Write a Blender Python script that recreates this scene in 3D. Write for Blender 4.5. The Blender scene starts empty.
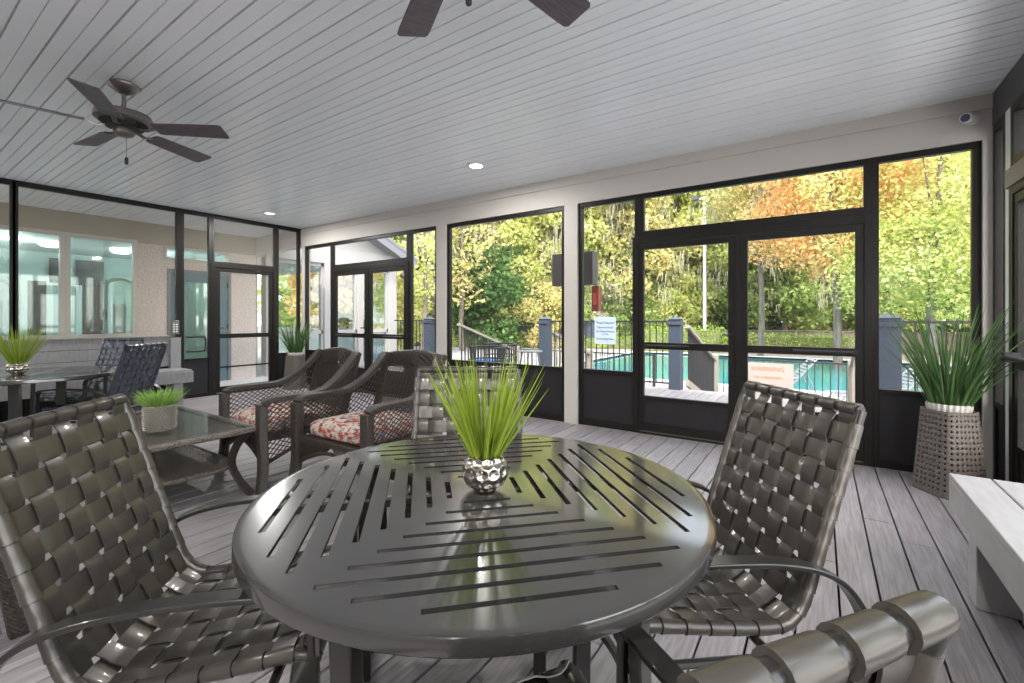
import bpy, bmesh, math, random
import numpy as np
from mathutils import Vector, Matrix
from mathutils.geometry import delaunay_2d_cdt
R = random.Random(7)
PI = math.pi
C = bpy.context.scene.collection
H = 2.86          # ceiling height
G = -0.8          # ground level beyond the deck
LWX = -7.9        # left screen wall
BWY = 4.71        # back screen wall
RWX = 1.04        # right screen wall
HX = -9.6         # house wall beyond the corridor
# camera frame on the floor (right, forward) -> world
def W(r, f): return (r*.8263 - f*.5633, r*.5633 + f*.8263)
def wang(deg): return math.radians(deg) + math.atan2(.5633, .8263)

# ------------------------------------------------------------------ materials
def mat(name, col, rough=.5, metal=0., spec=.5, coat=0., bump=None, noise=None, emit=None, trans=None):
    m = bpy.data.materials.new(name); m.use_nodes = True
    nt = m.node_tree; b = nt.nodes['Principled BSDF']
    b.inputs['Base Color'].default_value = (*col, 1)
    b.inputs['Roughness'].default_value = rough
    b.inputs['Metallic'].default_value = metal
    b.inputs['Specular IOR Level'].default_value = spec
    b.inputs['Coat Weight'].default_value = coat
    b.inputs['Coat Roughness'].default_value = .08
    tc = nt.nodes.new('ShaderNodeTexCoord')
    if noise:      # (scale, second colour, stretch)
        sc, c2, st = noise
        mp = nt.nodes.new('ShaderNodeMapping'); mp.inputs['Scale'].default_value = st
        n = nt.nodes.new('ShaderNodeTexNoise'); n.inputs['Scale'].default_value = sc; n.inputs['Detail'].default_value = 5
        r = nt.nodes.new('ShaderNodeValToRGB')
        r.color_ramp.elements[0].position = .35; r.color_ramp.elements[1].position = .65
        r.color_ramp.elements[0].color = (*col, 1); r.color_ramp.elements[1].color = (*c2, 1)
        nt.links.new(tc.outputs['Object'], mp.inputs['Vector']); nt.links.new(mp.outputs[0], n.inputs['Vector'])
        nt.links.new(n.outputs['Fac'], r.inputs[0]); nt.links.new(r.outputs[0], b.inputs['Base Color'])
    if bump:       # (kind, scale, strength, stretch)
        kd, sc, stg, st = bump
        mp = nt.nodes.new('ShaderNodeMapping'); mp.inputs['Scale'].default_value = st
        nt.links.new(tc.outputs['Object'], mp.inputs['Vector'])
        if kd == 'noise':
            t = nt.nodes.new('ShaderNodeTexNoise'); t.inputs['Scale'].default_value = sc; t.inputs['Detail'].default_value = 6; o = t.outputs['Fac']
        elif kd == 'voronoi':
            t = nt.nodes.new('ShaderNodeTexVoronoi'); t.inputs['Scale'].default_value = sc; o = t.outputs['Distance']
        else:
            t = nt.nodes.new('ShaderNodeTexWave'); t.inputs['Scale'].default_value = sc; t.inputs['Distortion'].default_value = .3; o = t.outputs['Fac']
            t.bands_direction = kd
        nt.links.new(mp.outputs[0], t.inputs['Vector'])
        bp = nt.nodes.new('ShaderNodeBump'); bp.inputs['Strength'].default_value = stg; bp.inputs['Distance'].default_value = .01
        nt.links.new(o, bp.inputs['Height']); nt.links.new(bp.outputs[0], b.inputs['Normal'])
    if emit:
        b.inputs['Emission Color'].default_value = (*emit[0], 1); b.inputs['Emission Strength'].default_value = emit[1]
    if trans: b.inputs['Transmission Weight'].default_value = trans
    return m

def leafmat(name, cols, transl=.35, rough=.5):
    """leaf colours vary leaf by leaf and branch by branch"""
    m = bpy.data.materials.new(name); m.use_nodes = True
    nt = m.node_tree; nt.nodes.clear()
    out = nt.nodes.new('ShaderNodeOutputMaterial')
    geo = nt.nodes.new('ShaderNodeNewGeometry'); tc = nt.nodes.new('ShaderNodeTexCoord')
    n = nt.nodes.new('ShaderNodeTexNoise'); n.inputs['Scale'].default_value = .55; n.inputs['Detail'].default_value = 3
    nt.links.new(tc.outputs['Object'], n.inputs['Vector'])
    a = nt.nodes.new('ShaderNodeMath'); a.operation = 'MULTIPLY_ADD'; a.inputs[1].default_value = .45
    nt.links.new(geo.outputs['Random Per Island'], a.inputs[0])
    s = nt.nodes.new('ShaderNodeMath'); s.operation = 'MULTIPLY_ADD'; s.inputs[1].default_value = 1.5; s.inputs[2].default_value = -.45
    nt.links.new(n.outputs['Fac'], s.inputs[0]); nt.links.new(s.outputs[0], a.inputs[2])
    r = nt.nodes.new('ShaderNodeValToRGB')
    k = len(cols)
    r.color_ramp.elements[0].color = (*cols[0], 1); r.color_ramp.elements[1].color = (*cols[-1], 1)
    for i in range(1, k-1):
        e = r.color_ramp.elements.new(i/(k-1)); e.color = (*cols[i], 1)
    nt.links.new(a.outputs[0], r.inputs[0])
    d = nt.nodes.new('ShaderNodeBsdfDiffuse'); t = nt.nodes.new('ShaderNodeBsdfTranslucent'); mx = nt.nodes.new('ShaderNodeMixShader')
    mx.inputs[0].default_value = transl
    nt.links.new(r.outputs[0], d.inputs[0]); nt.links.new(r.outputs[0], t.inputs[0])
    nt.links.new(d.outputs[0], mx.inputs[1]); nt.links.new(t.outputs[0], mx.inputs[2]); nt.links.new(mx.outputs[0], out.inputs[0])
    return m

def thinpane(name, tint, gloss, film, filmcol):
    """flat pane: clear with a tint, mirror-like share, dusty film"""
    m = bpy.data.materials.new(name); m.use_nodes = True
    nt = m.node_tree; nt.nodes.clear()
    out = nt.nodes.new('ShaderNodeOutputMaterial')
    tr = nt.nodes.new('ShaderNodeBsdfTransparent'); tr.inputs[0].default_value = (*tint, 1)
    gl = nt.nodes.new('ShaderNodeBsdfGlossy'); gl.inputs['Roughness'].default_value = .03
    df = nt.nodes.new('ShaderNodeBsdfDiffuse'); df.inputs[0].default_value = (*filmcol, 1)
    m1 = nt.nodes.new('ShaderNodeMixShader'); m1.inputs[0].default_value = gloss
    m2 = nt.nodes.new('ShaderNodeMixShader'); m2.inputs[0].default_value = film
    nt.links.new(tr.outputs[0], m1.inputs[1]); nt.links.new(gl.outputs[0], m1.inputs[2])
    nt.links.new(m1.outputs[0], m2.inputs[1]); nt.links.new(df.outputs[0], m2.inputs[2]); nt.links.new(m2.outputs[0], out.inputs[0])
    return m

def deckmat():
    m = mat('deck_boards', (.36,.335,.345), .45, spec=.5, bump=('noise', 9, .35, (26, 1.2, 1)))
    nt = m.node_tree; b = nt.nodes['Principled BSDF']
    tc = nt.nodes.new('ShaderNodeTexCoord'); mp = nt.nodes.new('ShaderNodeMapping'); mp.inputs['Scale'].default_value = (22, 1.3, 1)
    geo = nt.nodes.new('ShaderNodeNewGeometry')
    n = nt.nodes.new('ShaderNodeTexNoise'); n.inputs['Scale'].default_value = 3; n.inputs['Detail'].default_value = 8; n.inputs['Distortion'].default_value = .6
    r = nt.nodes.new('ShaderNodeValToRGB')
    r.color_ramp.elements[0].position = .38; r.color_ramp.elements[0].color = (.27,.245,.25,1)
    r.color_ramp.elements[1].position = .64; r.color_ramp.elements[1].color = (.38,.355,.365,1)
    mr = nt.nodes.new('ShaderNodeMapRange'); mr.inputs['To Min'].default_value = .86; mr.inputs['To Max'].default_value = 1.08
    mx = nt.nodes.new('ShaderNodeMix'); mx.data_type = 'RGBA'; mx.blend_type = 'MULTIPLY'; mx.inputs[0].default_value = 1
    nt.links.new(tc.outputs['Object'], mp.inputs[0]); nt.links.new(mp.outputs[0], n.inputs['Vector']); nt.links.new(n.outputs['Fac'], r.inputs[0])
    nt.links.new(geo.outputs['Random Per Island'], mr.inputs[0])
    nt.links.new(r.outputs[0], mx.inputs['A']); nt.links.new(mr.outputs[0], mx.inputs['B']); nt.links.new(mx.outputs['Result'], b.inputs['Base Color'])
    return m

M = {}
M['deck'] = deckmat()
M['ceil'] = mat('ceiling_paint', (.86,.89,.92), .24, spec=.5, bump=('noise', 3, .05, (1, 8, 1)))
M['bronze'] = mat('bronze_frame', (.012,.010,.009), .42, spec=.3)
M['kick'] = mat('kick_panel', (.022,.020,.022), .45, spec=.3)
M['beam'] = mat('beam_paint', (.56,.53,.49), .5)
M['white'] = mat('white_trim', (.72,.71,.69), .45)
M['screen'] = thinpane('insect_screen', (.97,.97,.97), .0, .03, (.35,.35,.33))
M['screenL'] = thinpane('insect_screen_dusty', (.95,.95,.93), .0, .05, (.45,.42,.38))
M['glass'] = thinpane('window_glass', (.80,.92,.91), .14, .0, (1,1,1))
M['doorglass'] = thinpane('door_glass', (.72,.86,.82), .3, .0, (1,1,1))
M['stucco'] = mat('stucco', (.58,.49,.46), .9, bump=('noise', 60, .8, (1,1,1)), noise=(35, (.76,.67,.64), (1,1,1)))
M['soffit'] = mat('soffit_band', (.42,.37,.30), .7)
M['tealwall'] = mat('teal_wall', (.50,.60,.60), .7)
M['roomwhite'] = mat('room_white', (.75,.8,.8), .6)
M['tealdoor'] = mat('teal_door_paint', (.10,.19,.23), .4)
M['browndoor'] = mat('brown_door', (.13,.10,.09), .5)
M['black'] = mat('black_plastic', (.02,.02,.023), .4)
M['concrete'] = mat('concrete', (.29,.28,.285), .85, noise=(4, (.34,.33,.335), (1,1,1)))
M['walkway'] = mat('walkway_concrete', (.62,.60,.64), .7, noise=(3, (.68,.66,.7), (1,1,1)))
M['strap'] = mat('vinyl_strap', (.09,.080,.069), .34, metal=.45, spec=.5, coat=.22)
M['skystrap'] = mat('vinyl_strap_painted_sky', (.030,.037,.060), .3, metal=.1, spec=.6, coat=.35)  # straps with the blue sky reflection put into the base colour
M['frame'] = mat('chair_frame', (.05,.047,.043), .30, metal=.6, spec=.6, coat=.3)
M['tabletop'] = mat('cast_tabletop', (.10,.096,.092), .22, metal=.65, spec=.6, coat=1., bump=('noise', 5, .03, (1,1,1)))
M['wicker'] = mat('wicker', (.050,.037,.029), .42, spec=.5, bump=('DIAGONAL', 45, 1., (1,1,1)), noise=(90, (.12,.098,.082), (1,1,1)))
M['wickertop'] = mat('wicker_top', (.10,.080,.064), .4, spec=.6, bump=('voronoi', 90, .8, (1,1,1)), noise=(90, (.20,.167,.135), (1,1,1)))
M['glasstop'] = thinpane('table_glass', (.93,.95,.95), .12, .0, (1,1,1))
M['silver'] = mat('silver_bowl', (.56,.51,.46), .16, metal=1.)
M['blade'] = mat('fan_blade', (.075,.060,.070), .42, bump=('noise', 6, .2, (1,12,1)), noise=(9, (.12,.10,.115), (1,14,1)))
M['fanmetal'] = mat('pewter', (.22,.20,.18), .32, metal=.85)
M['grass'] = leafmat('grass_blades', [(.16,.24,.03),(.30,.40,.05),(.42,.50,.10)], .3)
M['grass2'] = leafmat('short_grass_blades', [(.18,.35,.06),(.34,.52,.14),(.48,.62,.24)], .3)
M['reed'] = leafmat('reed_blades', [(.04,.09,.03),(.09,.18,.06),(.22,.28,.16)], .25)
M['basket'] = mat('woven_planter', (.135,.115,.10), .5, bump=('voronoi', 50, .5, (1,1,1)))
M['potwhite'] = mat('ribbed_pot', (.55,.52,.48), .5)
M['knit'] = mat('bumpy_pot', (.27,.245,.21), .4, metal=.35)
M['bench'] = mat('grey_bench_board', (.24,.235,.245), .5, bump=('noise', 8, .15, (3,20,3)), noise=(5, (.29,.285,.29), (2,8,2)))
M['benchR'] = mat('pale_bench_board', (.40,.39,.39), .5, bump=('noise', 8, .15, (20,2,3)), noise=(5, (.46,.45,.45), (8,1,2)))
M['bluepost'] = mat('blue_grey_post', (.036,.050,.075), .5)
M['iron'] = mat('black_iron', (.02,.02,.022), .5)
M['stair'] = mat('tan_stair_rail', (.26,.23,.19), .6)
M['signblue'] = mat('pool_sign_face', (.30,.37,.46), .5)
M['signcream'] = mat('warning_sign_face', (.34,.30,.265), .5)
M['red'] = mat('red_lettering', (.75,.13,.08), .5)
M['ink'] = mat('dark_lettering', (.06,.07,.12), .5)
M['redbox'] = mat('red_brown_box', (.30,.06,.04), .5)
M['greybox'] = mat('grey_cabinet', (.07,.065,.07), .45)
M['bark'] = mat('bark', (.12,.095,.075), .9, bump=('noise', 6, .8, (4,4,1)), noise=(4, (.22,.19,.16), (3,3,.6)))
M['turf'] = mat('lawn', (.10,.15,.035), .9, noise=(2, (.20,.19,.08), (1,1,1)))
M['soil'] = mat('leaf_litter', (.22,.16,.10), .95, noise=(2.5, (.33,.26,.18), (1,1,1)))
M['water'] = mat('pool_water', (.05,.28,.31), .08, spec=.6, bump=('noise', 2.5, .12, (1,1,1)))
M['coping'] = mat('pool_coping', (.68,.66,.63), .7)
M['sling'] = mat('lounger_sling', (.19,.20,.22), .6)
M['alu'] = mat('pale_aluminium', (.22,.235,.25), .4, metal=.3)
M['polewhite'] = mat('white_pole', (.75,.77,.8), .5)
M['lens'] = mat('lamp_lens', (.95,.93,.88), .4, emit=((1,.93,.82), 4.))
M['lensdim'] = mat('lamp_lens_glass', (.85,.86,.86), .2, emit=((1,.96,.9), 1.2))
M['siding'] = mat('gable_siding', (.42,.42,.44), .6)
M['fascia'] = mat('grey_fascia', (.20,.20,.22), .5)
M['bluebin'] = mat('blue_bin', (.03,.12,.42), .4)
M['wing'] = mat('wing_paint', (.40,.38,.37), .6)
M['dark'] = mat('dark_under', (.015,.013,.012), .8)

def floral():
    m = mat('floral_fabric', (.8,.75,.66), .85)
    nt = m.node_tree; b = nt.nodes['Principled BSDF']
    tc = nt.nodes.new('ShaderNodeTexCoord')
    v = nt.nodes.new('ShaderNodeTexVoronoi'); v.inputs['Scale'].default_value = 38
    n = nt.nodes.new('ShaderNodeTexNoise'); n.inputs['Scale'].default_value = 16; n.inputs['Detail'].default_value = 3
    mp = nt.nodes.new('ShaderNodeMix'); mp.data_type = 'VECTOR'; mp.inputs[0].default_value = .06
    nt.links.new(tc.outputs['Object'], mp.inputs['A']); nt.links.new(n.outputs['Color'], mp.inputs['B'])
    nt.links.new(mp.outputs['Result'], v.inputs['Vector'])
    r = nt.nodes.new('ShaderNodeValToRGB'); r.color_ramp.interpolation = 'CONSTANT'
    cs = [(0,(.56,.50,.42)),(.36,(.33,.05,.045)),(.55,(.60,.54,.46)),(.68,(.20,.25,.28)),(.78,(.45,.12,.07)),(.90,(.58,.52,.44))]
    r.color_ramp.elements[0].color = (*cs[0][1],1); r.color_ramp.elements[1].position = cs[1][0]; r.color_ramp.elements[1].color = (*cs[1][1],1)
    for p, c in cs[2:]:
        e = r.color_ramp.elements.new(p); e.color = (*c,1)
    sp = nt.nodes.new('ShaderNodeSeparateColor')
    nt.links.new(v.outputs['Color'], sp.inputs[0]); nt.links.new(sp.outputs[0], r.inputs[0]); nt.links.new(r.outputs[0], b.inputs['Base Color'])
    return m
M['floral'] = floral()

# ------------------------------------------------------------------ geometry helpers
class MB:
    def __init__(s): s.v = []; s.f = []
    def add(s, vs, fs):
        o = len(s.v); s.v += [tuple(p) for p in vs]; s.f += [tuple(o+i for i in f) for f in fs]; return s
    def box(s, a, b):
        x0,y0,z0 = a; x1,y1,z1 = b
        return s.add([(x0,y0,z0),(x1,y0,z0),(x1,y1,z0),(x0,y1,z0),(x0,y0,z1),(x1,y0,z1),(x1,y1,z1),(x0,y1,z1)],
              [(0,3,2,1),(4,5,6,7),(0,1,5,4),(1,2,6,5),(2,3,7,6),(3,0,4,7)])
    def sweep(s, pts, w, h=None, n=8, up=(0,0,1), caps=True, wf=None):
        """section along a path: round of radius w, or a w x h bar (w across 'side', h along 'up-ish')"""
        pts = [Vector(p) for p in pts]; up = Vector(up); k = len(pts); rings = []
        for i, p in enumerate(pts):
            t = (pts[min(i+1,k-1)] - pts[max(i-1,0)]).normalized()
            side = t.cross(up)
            if side.length < 1e-4: side = t.cross(Vector((0,1,0.01)))
            side.normalize(); nn = side.cross(t).normalized()
            q = wf(i/(k-1)) if wf else 1.
            if h is None:
                rings.append([p + (side*math.cos(a)+nn*math.sin(a))*w*q for a in [2*PI*j/n for j in range(n)]])
            else:
                rings.append([p + side*(sx*w*q/2) + nn*(sz*h/2) for sx, sz in ((-1,-1),(1,-1),(1,1),(-1,1))])
        m = len(rings[0]); vs = [v for r in rings for v in r]; fs = []
        for i in range(k-1):
            for j in range(m):
                a = i*m+j; b = i*m+(j+1)%m; fs.append((a, b, b+m, a+m))
        if caps: fs += [tuple(range(m-1,-1,-1)), tuple(range((k-1)*m, k*m))]
        return s.add(vs, fs)
    def lathe(s, prof, c=(0,0,0), n=32, cap=True):
        vs = []; fs = []
        for r, z in prof:
            for j in range(n):
                a = 2*PI*j/n; vs.append((c[0]+r*math.cos(a), c[1]+r*math.sin(a), c[2]+z))
        for i in range(len(prof)-1):
            for j in range(n):
                a = i*n+j; b = i*n+(j+1)%n; fs.append((a, b, b+n, a+n))
        if cap: fs += [tuple(range(n-1,-1,-1)), tuple(range((len(prof)-1)*n, len(prof)*n))]
        return s.add(vs, fs)
    def strip(s, pts, nrm, w, th=.003):
        """flat strap: pts centre line, nrm(i) surface normal, width w, thickness th"""
        k = len(pts); vs = []; fs = []
        for i, p in enumerate(pts):
            t = (pts[min(i+1,k-1)] - pts[max(i-1,0)]).normalized(); n = nrm[i]; sd = t.cross(n).normalized()
            for sx, sn in ((-1,-1),(1,-1),(1,1),(.5,1.35),(-.5,1.35),(-1,1)): vs.append(p + sd*(sx*w/2) + n*(sn*th/2))
        m = 6
        for i in range(k-1):
            for j in range(m):
                a = i*m+j; b = i*m+(j+1)%m; fs.append((a, b, b+m, a+m))
        fs += [tuple(range(m-1,-1,-1)), tuple(range((k-1)*m, k*m))]
        return s.add(vs, fs)
    def prism(s, poly, z0, z1, plane='xy'):
        n = len(poly)
        def P(a, b, z): return (a,b,z) if plane == 'xy' else ((z,a,b) if plane == 'yz' else (a,z,b))
        vs = [P(a,b,z0) for a,b in poly] + [P(a,b,z1) for a,b in poly]
        fs = [tuple(range(n-1,-1,-1)), tuple(range(n,2*n))] + [(i,(i+1)%n,n+(i+1)%n,n+i) for i in range(n)]
        return s.add(vs, fs)
    def xf(s, mtx):
        s.v = [tuple(mtx @ Vector(p)) for p in s.v]; return s
    def build(s, name, m, parent=None, smooth=True, ang=40, bevel=0, loc=None):
        me = bpy.data.meshes.new(name); me.from_pydata(s.v, [], s.f); me.update()
        bm = bmesh.new(); bm.from_mesh(me); bmesh.ops.recalc_face_normals(bm, faces=bm.faces); bm.to_mesh(me); bm.free()
        if smooth:
            me.shade_smooth(); me.set_sharp_from_angle(angle=math.radians(ang))
        o = bpy.data.objects.new(name, me); C.objects.link(o); me.materials.append(m)
        if parent: o.parent = parent
        if loc: o.location = loc
        if bevel:
            b = o.modifiers.new('bevel', 'BEVEL'); b.width = bevel; b.segments = 2; b.limit_method = 'ANGLE'
        return o
def bx(a, b): return MB().box(a, b)
def empty(name, loc=(0,0,0), rz=0):
    o = bpy.data.objects.new(name, None); C.objects.link(o); o.location = loc; o.rotation_euler = (0,0,rz); o.empty_display_size = .1; return o
def tag(o, label=None, cat=None, group=None, kind=None):
    if label: o['label'] = label
    if cat: o['category'] = cat
    if group: o['group'] = group
    if kind: o['kind'] = kind
    return o
def struct(o, label=None):
    o['kind'] = 'structure'
    if label: o['label'] = label
    return o
def copy_tree(o, parent=None):
    c = o.copy(); C.objects.link(c); c.parent = parent
    for ch in [x for x in KIDS.get(o.name, [])]:
        cc = copy_tree(ch, c)
    return c
KIDS = {}
def index_kids():
    KIDS.clear()
    for o in bpy.data.objects:
        if o.parent: KIDS.setdefault(o.parent.name, []).append(o)
def bez(pts, n=12):
    """smooth curve through points (Catmull-Rom)"""
    P = [Vector(p) for p in pts]; P = [2*P[0]-P[1]] + P + [2*P[-1]-P[-2]]; out = []
    for i in range(1, len(P)-2):
        for k in range(n):
            t = k/n; a,b,c,d = P[i-1],P[i],P[i+1],P[i+2]
            out.append(.5*((2*b)+(c-a)*t+(2*a-5*b+4*c-d)*t*t+(3*b-a-3*c+d)*t**3))
    out.append(P[-2]); return out
def text(s, size, m, parent, loc, rot, name='lettering', extrude=.001):
    cu = bpy.data.curves.new(name, 'FONT'); cu.body = s; cu.size = size; cu.align_x = 'CENTER'; cu.align_y = 'CENTER'; cu.extrude = extrude
    q = bpy.data.objects.new(name, cu); C.objects.link(q); bpy.context.view_layer.update()
    me = bpy.data.meshes.new_from_object(q.evaluated_get(bpy.context.evaluated_depsgraph_get())); bpy.data.objects.remove(q)
    me.materials.clear(); me.materials.append(m)
    o = bpy.data.objects.new(name, me); C.objects.link(o); o.parent = parent; o.location = loc; o.rotation_euler = rot
    return o

# ------------------------------------------------------------------ floor, ceiling
def boards(x0, x1, y0, y1, z, pitch=.149, ph=.217, gap=.008, th=.03, seed=1, joints=True):
    b = MB(); r = random.Random(seed); k = math.floor((x0-ph)/pitch)
    while ph + k*pitch < x1:
        a = max(x0, ph+k*pitch+gap/2); c = min(x1, ph+(k+1)*pitch-gap/2); k += 1
        if c-a < .01: continue
        y = y0; e = y0 + r.uniform(.5, 3.6)
        while y < y1:
            e = min(e, y1)
            if y1-e < .4: e = y1
            b.box((a, y+.0015, z-th), (c, e-.0015, z)); y = e; e = y + (r.choice((2.4, 3.66)) if joints else 99)
    return b
fl = struct(boards(LWX-.05, RWX+.1, -5, BWY+.12, 0).build('floor', M['deck'], smooth=False, bevel=.003), 'grey composite deck boards with dark gaps')
struct(bx((HX-.1,-5,-.25),(3.4,BWY+.12,-.06)).build('floor_underside', M['dark'], smooth=False))
struct(bx((HX,-5,-.06),(LWX-.05,BWY+.9,.0)).build('floor_walkway', M['walkway'], smooth=False), 'pale smooth concrete walkway beyond the left screen')
# ceiling: beaded boards running along x, groove every 172 mm, a smaller bead between
def ceiling_mesh(x0, x1, y0, y1, z):
    prof = []; k = math.floor((y0-.668)/.172)
    y = .668 + k*.172
    while y < y1:
        prof += [(y-.006, 0), (y-.005, .022), (y+.004, .022), (y+.005, -.001), (y+.012, 0)]
        m_ = y+.086
        prof += [(m_-.0035, 0), (m_-.003, .010), (m_+.002, .010), (m_+.0025, 0), (m_+.008, 0)]
        y += .172
    b = MB(); vs = []; fs = []
    for yy, dz in prof: vs += [(x0, yy, z+dz), (x1, yy, z+dz)]
    for i in range(len(prof)-1): fs.append((2*i, 2*i+2, 2*i+3, 2*i+1))
    b.add(vs, fs); b.box((x0, y0-.3, z+.023), (x1, y1+.3, z+.12))
    return b
struct(ceiling_mesh(HX, 1.7, -2.6, BWY+.35, H).build('ceiling', M['ceil'], smooth=False), 'pale grey beadboard ceiling')

# ------------------------------------------------------------------ back screen wall (y = BWY)
Y0, Y1 = BWY+.02, BWY+.075
wb = MB(); wb.box((HX, BWY, 2.535), (RWX+.02, BWY+.15, H))
struct(wb.build('wall_back', M['beam'], smooth=False, bevel=.003), 'cream painted beam over the back screens')
struct(bx((LWX, BWY-.02, 2.755), (RWX, BWY+.02, H+.0)).build('trim_1', M['beam'], smooth=False, bevel=.002))
for i, (a, b, y) in enumerate([(-7.9,-7.84,0), (-4.51,-4.33,0), (-2.468,-2.30,0), (.99,1.06,0)]):
    c = MB(); c.box((a, BWY-.01, 0), (b, BWY+.13, 2.535))
    struct(c.build('wall_post_%s' % 'abcd'[i], M['beam'], smooth=False, bevel=.003), 'cream painted column between the back screens')
def win(n, x0, x1, z0=.0, z1=2.535, sill=.64, fw=.05, axis='x', pos=0, scr='screen', label=None, left=True, right=True):
    """screen bay: frame, sill rail, kick panel below, mesh above"""
    e = empty('window_%d' % n); struct(e, label)
    def B(a0, a1, h0, h1, d0=0, d1=.055):
        return ((a0, pos+d0, h0), (a1, pos+d1, h1)) if axis == 'x' else ((pos+d0, a0, h0), (pos+d1, a1, h1))
    f = MB()
    f.box(*B(x0, x1, z1-fw, z1)); f.box(*B(x0, x0+fw*(1 if left else .3), z0, z1-fw)); f.box(*B(x1-fw*(1 if right else .3), x1, z0, z1-fw))
    f.box(*B(x0+fw, x1-fw, z0, z0+.06))
    if sill: f.box(*B(x0+fw, x1-fw, sill-.035, sill))
    f.build('window_frame', M['bronze'], e, smooth=False, bevel=.003)
    if sill:
        k = MB(); k.box(*B(x0+.015, x1-.015, z0+.04, sill-.02, .018, .038)); k.build('kick_panel', M['kick'], e, smooth=False)
        q = MB(); g = .035
        for aa in ((x0+fw, x1-fw, z0+.06, z0+.06+g*.4), (x0+fw, x1-fw, sill-.035-g*.4, sill-.035)): q.box(*B(*aa, .008, .02))
        q.build('panel_bead', M['bronze'], e, smooth=False)
    p = MB()
    s0 = sill if sill else z0+.06
    p.box(*B(x0+fw*.5, x1-fw*.5, s0-.005, z1-fw+.005, .026, .0275)); p.build('mesh_screen', M[scr], e, smooth=False)
    return e
win(1, -7.84, -7.01, pos=Y0, label='narrow screen bay in the far left corner')
win(2, -7.01, -5.10, 2.075, 2.535, 0, pos=Y0, left=False, label='transom screen over the far double door')
win(3, -5.10, -4.51, pos=Y0, label='narrow screen bay right of the far double door')
win(4, -4.33, -2.468, pos=Y0, label='wide screen bay over a dark panel, between the two cream columns')
win(5, -2.30, -1.59, pos=Y0, label='screen bay with the pool sign behind, left of the double door')
win(6, -1.59, .347, 2.08, 2.535, 0, pos=Y0, label='long transom screen above the near double door')
win(7, .347, .99, pos=Y0, label='screen bay above dark panel behind the tall woven planter')
def leaf(e, x0, x1, hinge, pos=Y0, axis='x', z1=2.0, z0=.03, mid=.93, kick=.40, low=None, bar=True, scr='screen', handle=True):
    d = MB(); fw = .058
    def B(a0, a1, h0, h1, d0=.0, d1=.045): return ((a0, pos+d0, h0), (a1, pos+d1, h1)) if axis == 'x' else ((pos+d0, a0, h0), (pos+d1, a1, h1))
    for a in ((x0, x0+fw, z0, z1), (x1-fw, x1, z0, z1), (x0+fw, x1-fw, z1-fw, z1), (x0+fw, x1-fw, z0, z0+.09), (x0+fw, x1-fw, mid-.035, mid+.035)): d.box(*B(*a))
    if kick: d.box(*B(x0+fw, x1-fw, kick-.04, kick))
    if low: d.box(*B(x0+fw, x1-fw, low-.012, low+.012))
    o = d.build('door_leaf', M['bronze'], e, smooth=False, bevel=.003)
    if kick:
        k = MB(); k.box(*B(x0+fw, x1-fw, z0+.09, kick-.04, .015, .03)); k.build('kick_panel', M['kick'], o, smooth=False)
    s = MB(); s.box(*B(x0+fw, x1-fw, (kick or z0+.09), z1-fw, .021, .0225)); s.build('mesh_screen', M[scr], o, smooth=False)
    if bar:      # door closer tube on the mid rail
        c = MB(); xa = x0+.10 if hinge == 'l' else x1-.50
        a0, b0 = B(xa, xa+.40, mid+.0, mid+.0, -.03, -.03)
        if axis == 'x': c.sweep([(xa, pos-.022, mid), (xa+.42, pos-.022, mid)], .013, n=10); c.box((xa-.03 if hinge == 'l' else xa+.42, pos-.03, mid-.015), (xa if hinge == 'l' else xa+.46, pos, mid+.015))
        c.build('door_closer', M['iron'], o)
    if handle:
        hx = x1-.03 if hinge == 'l' else x0+.03; c = MB()
        if axis == 'x': c.sweep([(hx, pos-.0, 1.06), (hx, pos-.045, 1.06), (hx-.07*(1 if hinge=='l' else -1), pos-.05, 1.06)], .008, n=8)
        else: c.sweep([(pos+.0, hx, 1.06), (pos+.05, hx, 1.06), (pos+.055, hx+.08*(1 if hinge == 'r' else -1), 1.06)], .008, n=8)
        c.build('door_handle', M['black'], o)
    return o
def frame_door(n, x0, x1, jamb, z1=2.08, pos=Y0, axis='x', label=None, mid=None):
    e = empty('door_%d' % n); struct(e, label); d = MB()
    def B(a0, a1, h0, h1, d0=-.008, d1=.06): return ((a0, pos+d0, h0), (a1, pos+d1, h1)) if axis == 'x' else ((pos+d0, a0, h0), (pos+d1, a1, h1))
    d.box(*B(x0, x0+jamb, 0, z1)); d.box(*B(x1-jamb, x1, 0, z1)); d.box(*B(x0+jamb, x1-jamb, z1-.075, z1))
    if mid: d.box(*B(mid-.025, mid+.025, 0, z1-.075))
    d.box(*B(x0+jamb, x1-jamb, 0, .02))
    d.build('door_frame', M['bronze'], e, smooth=False, bevel=.003); return e
e = frame_door(1, -7.01, -5.10, .05, label='far double screen door in the back wall', mid=-6.055)
leaf(e, -6.96, -6.08, 'l'); leaf(e, -6.03, -5.15, 'r', handle=False)
e = frame_door(2, -1.66, .36, .06, label='near double screen door onto the pool deck', mid=-.643)
leaf(e, -1.60, -.668, 'l'); leaf(e, -.618, .30, 'r', handle=False)

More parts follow.
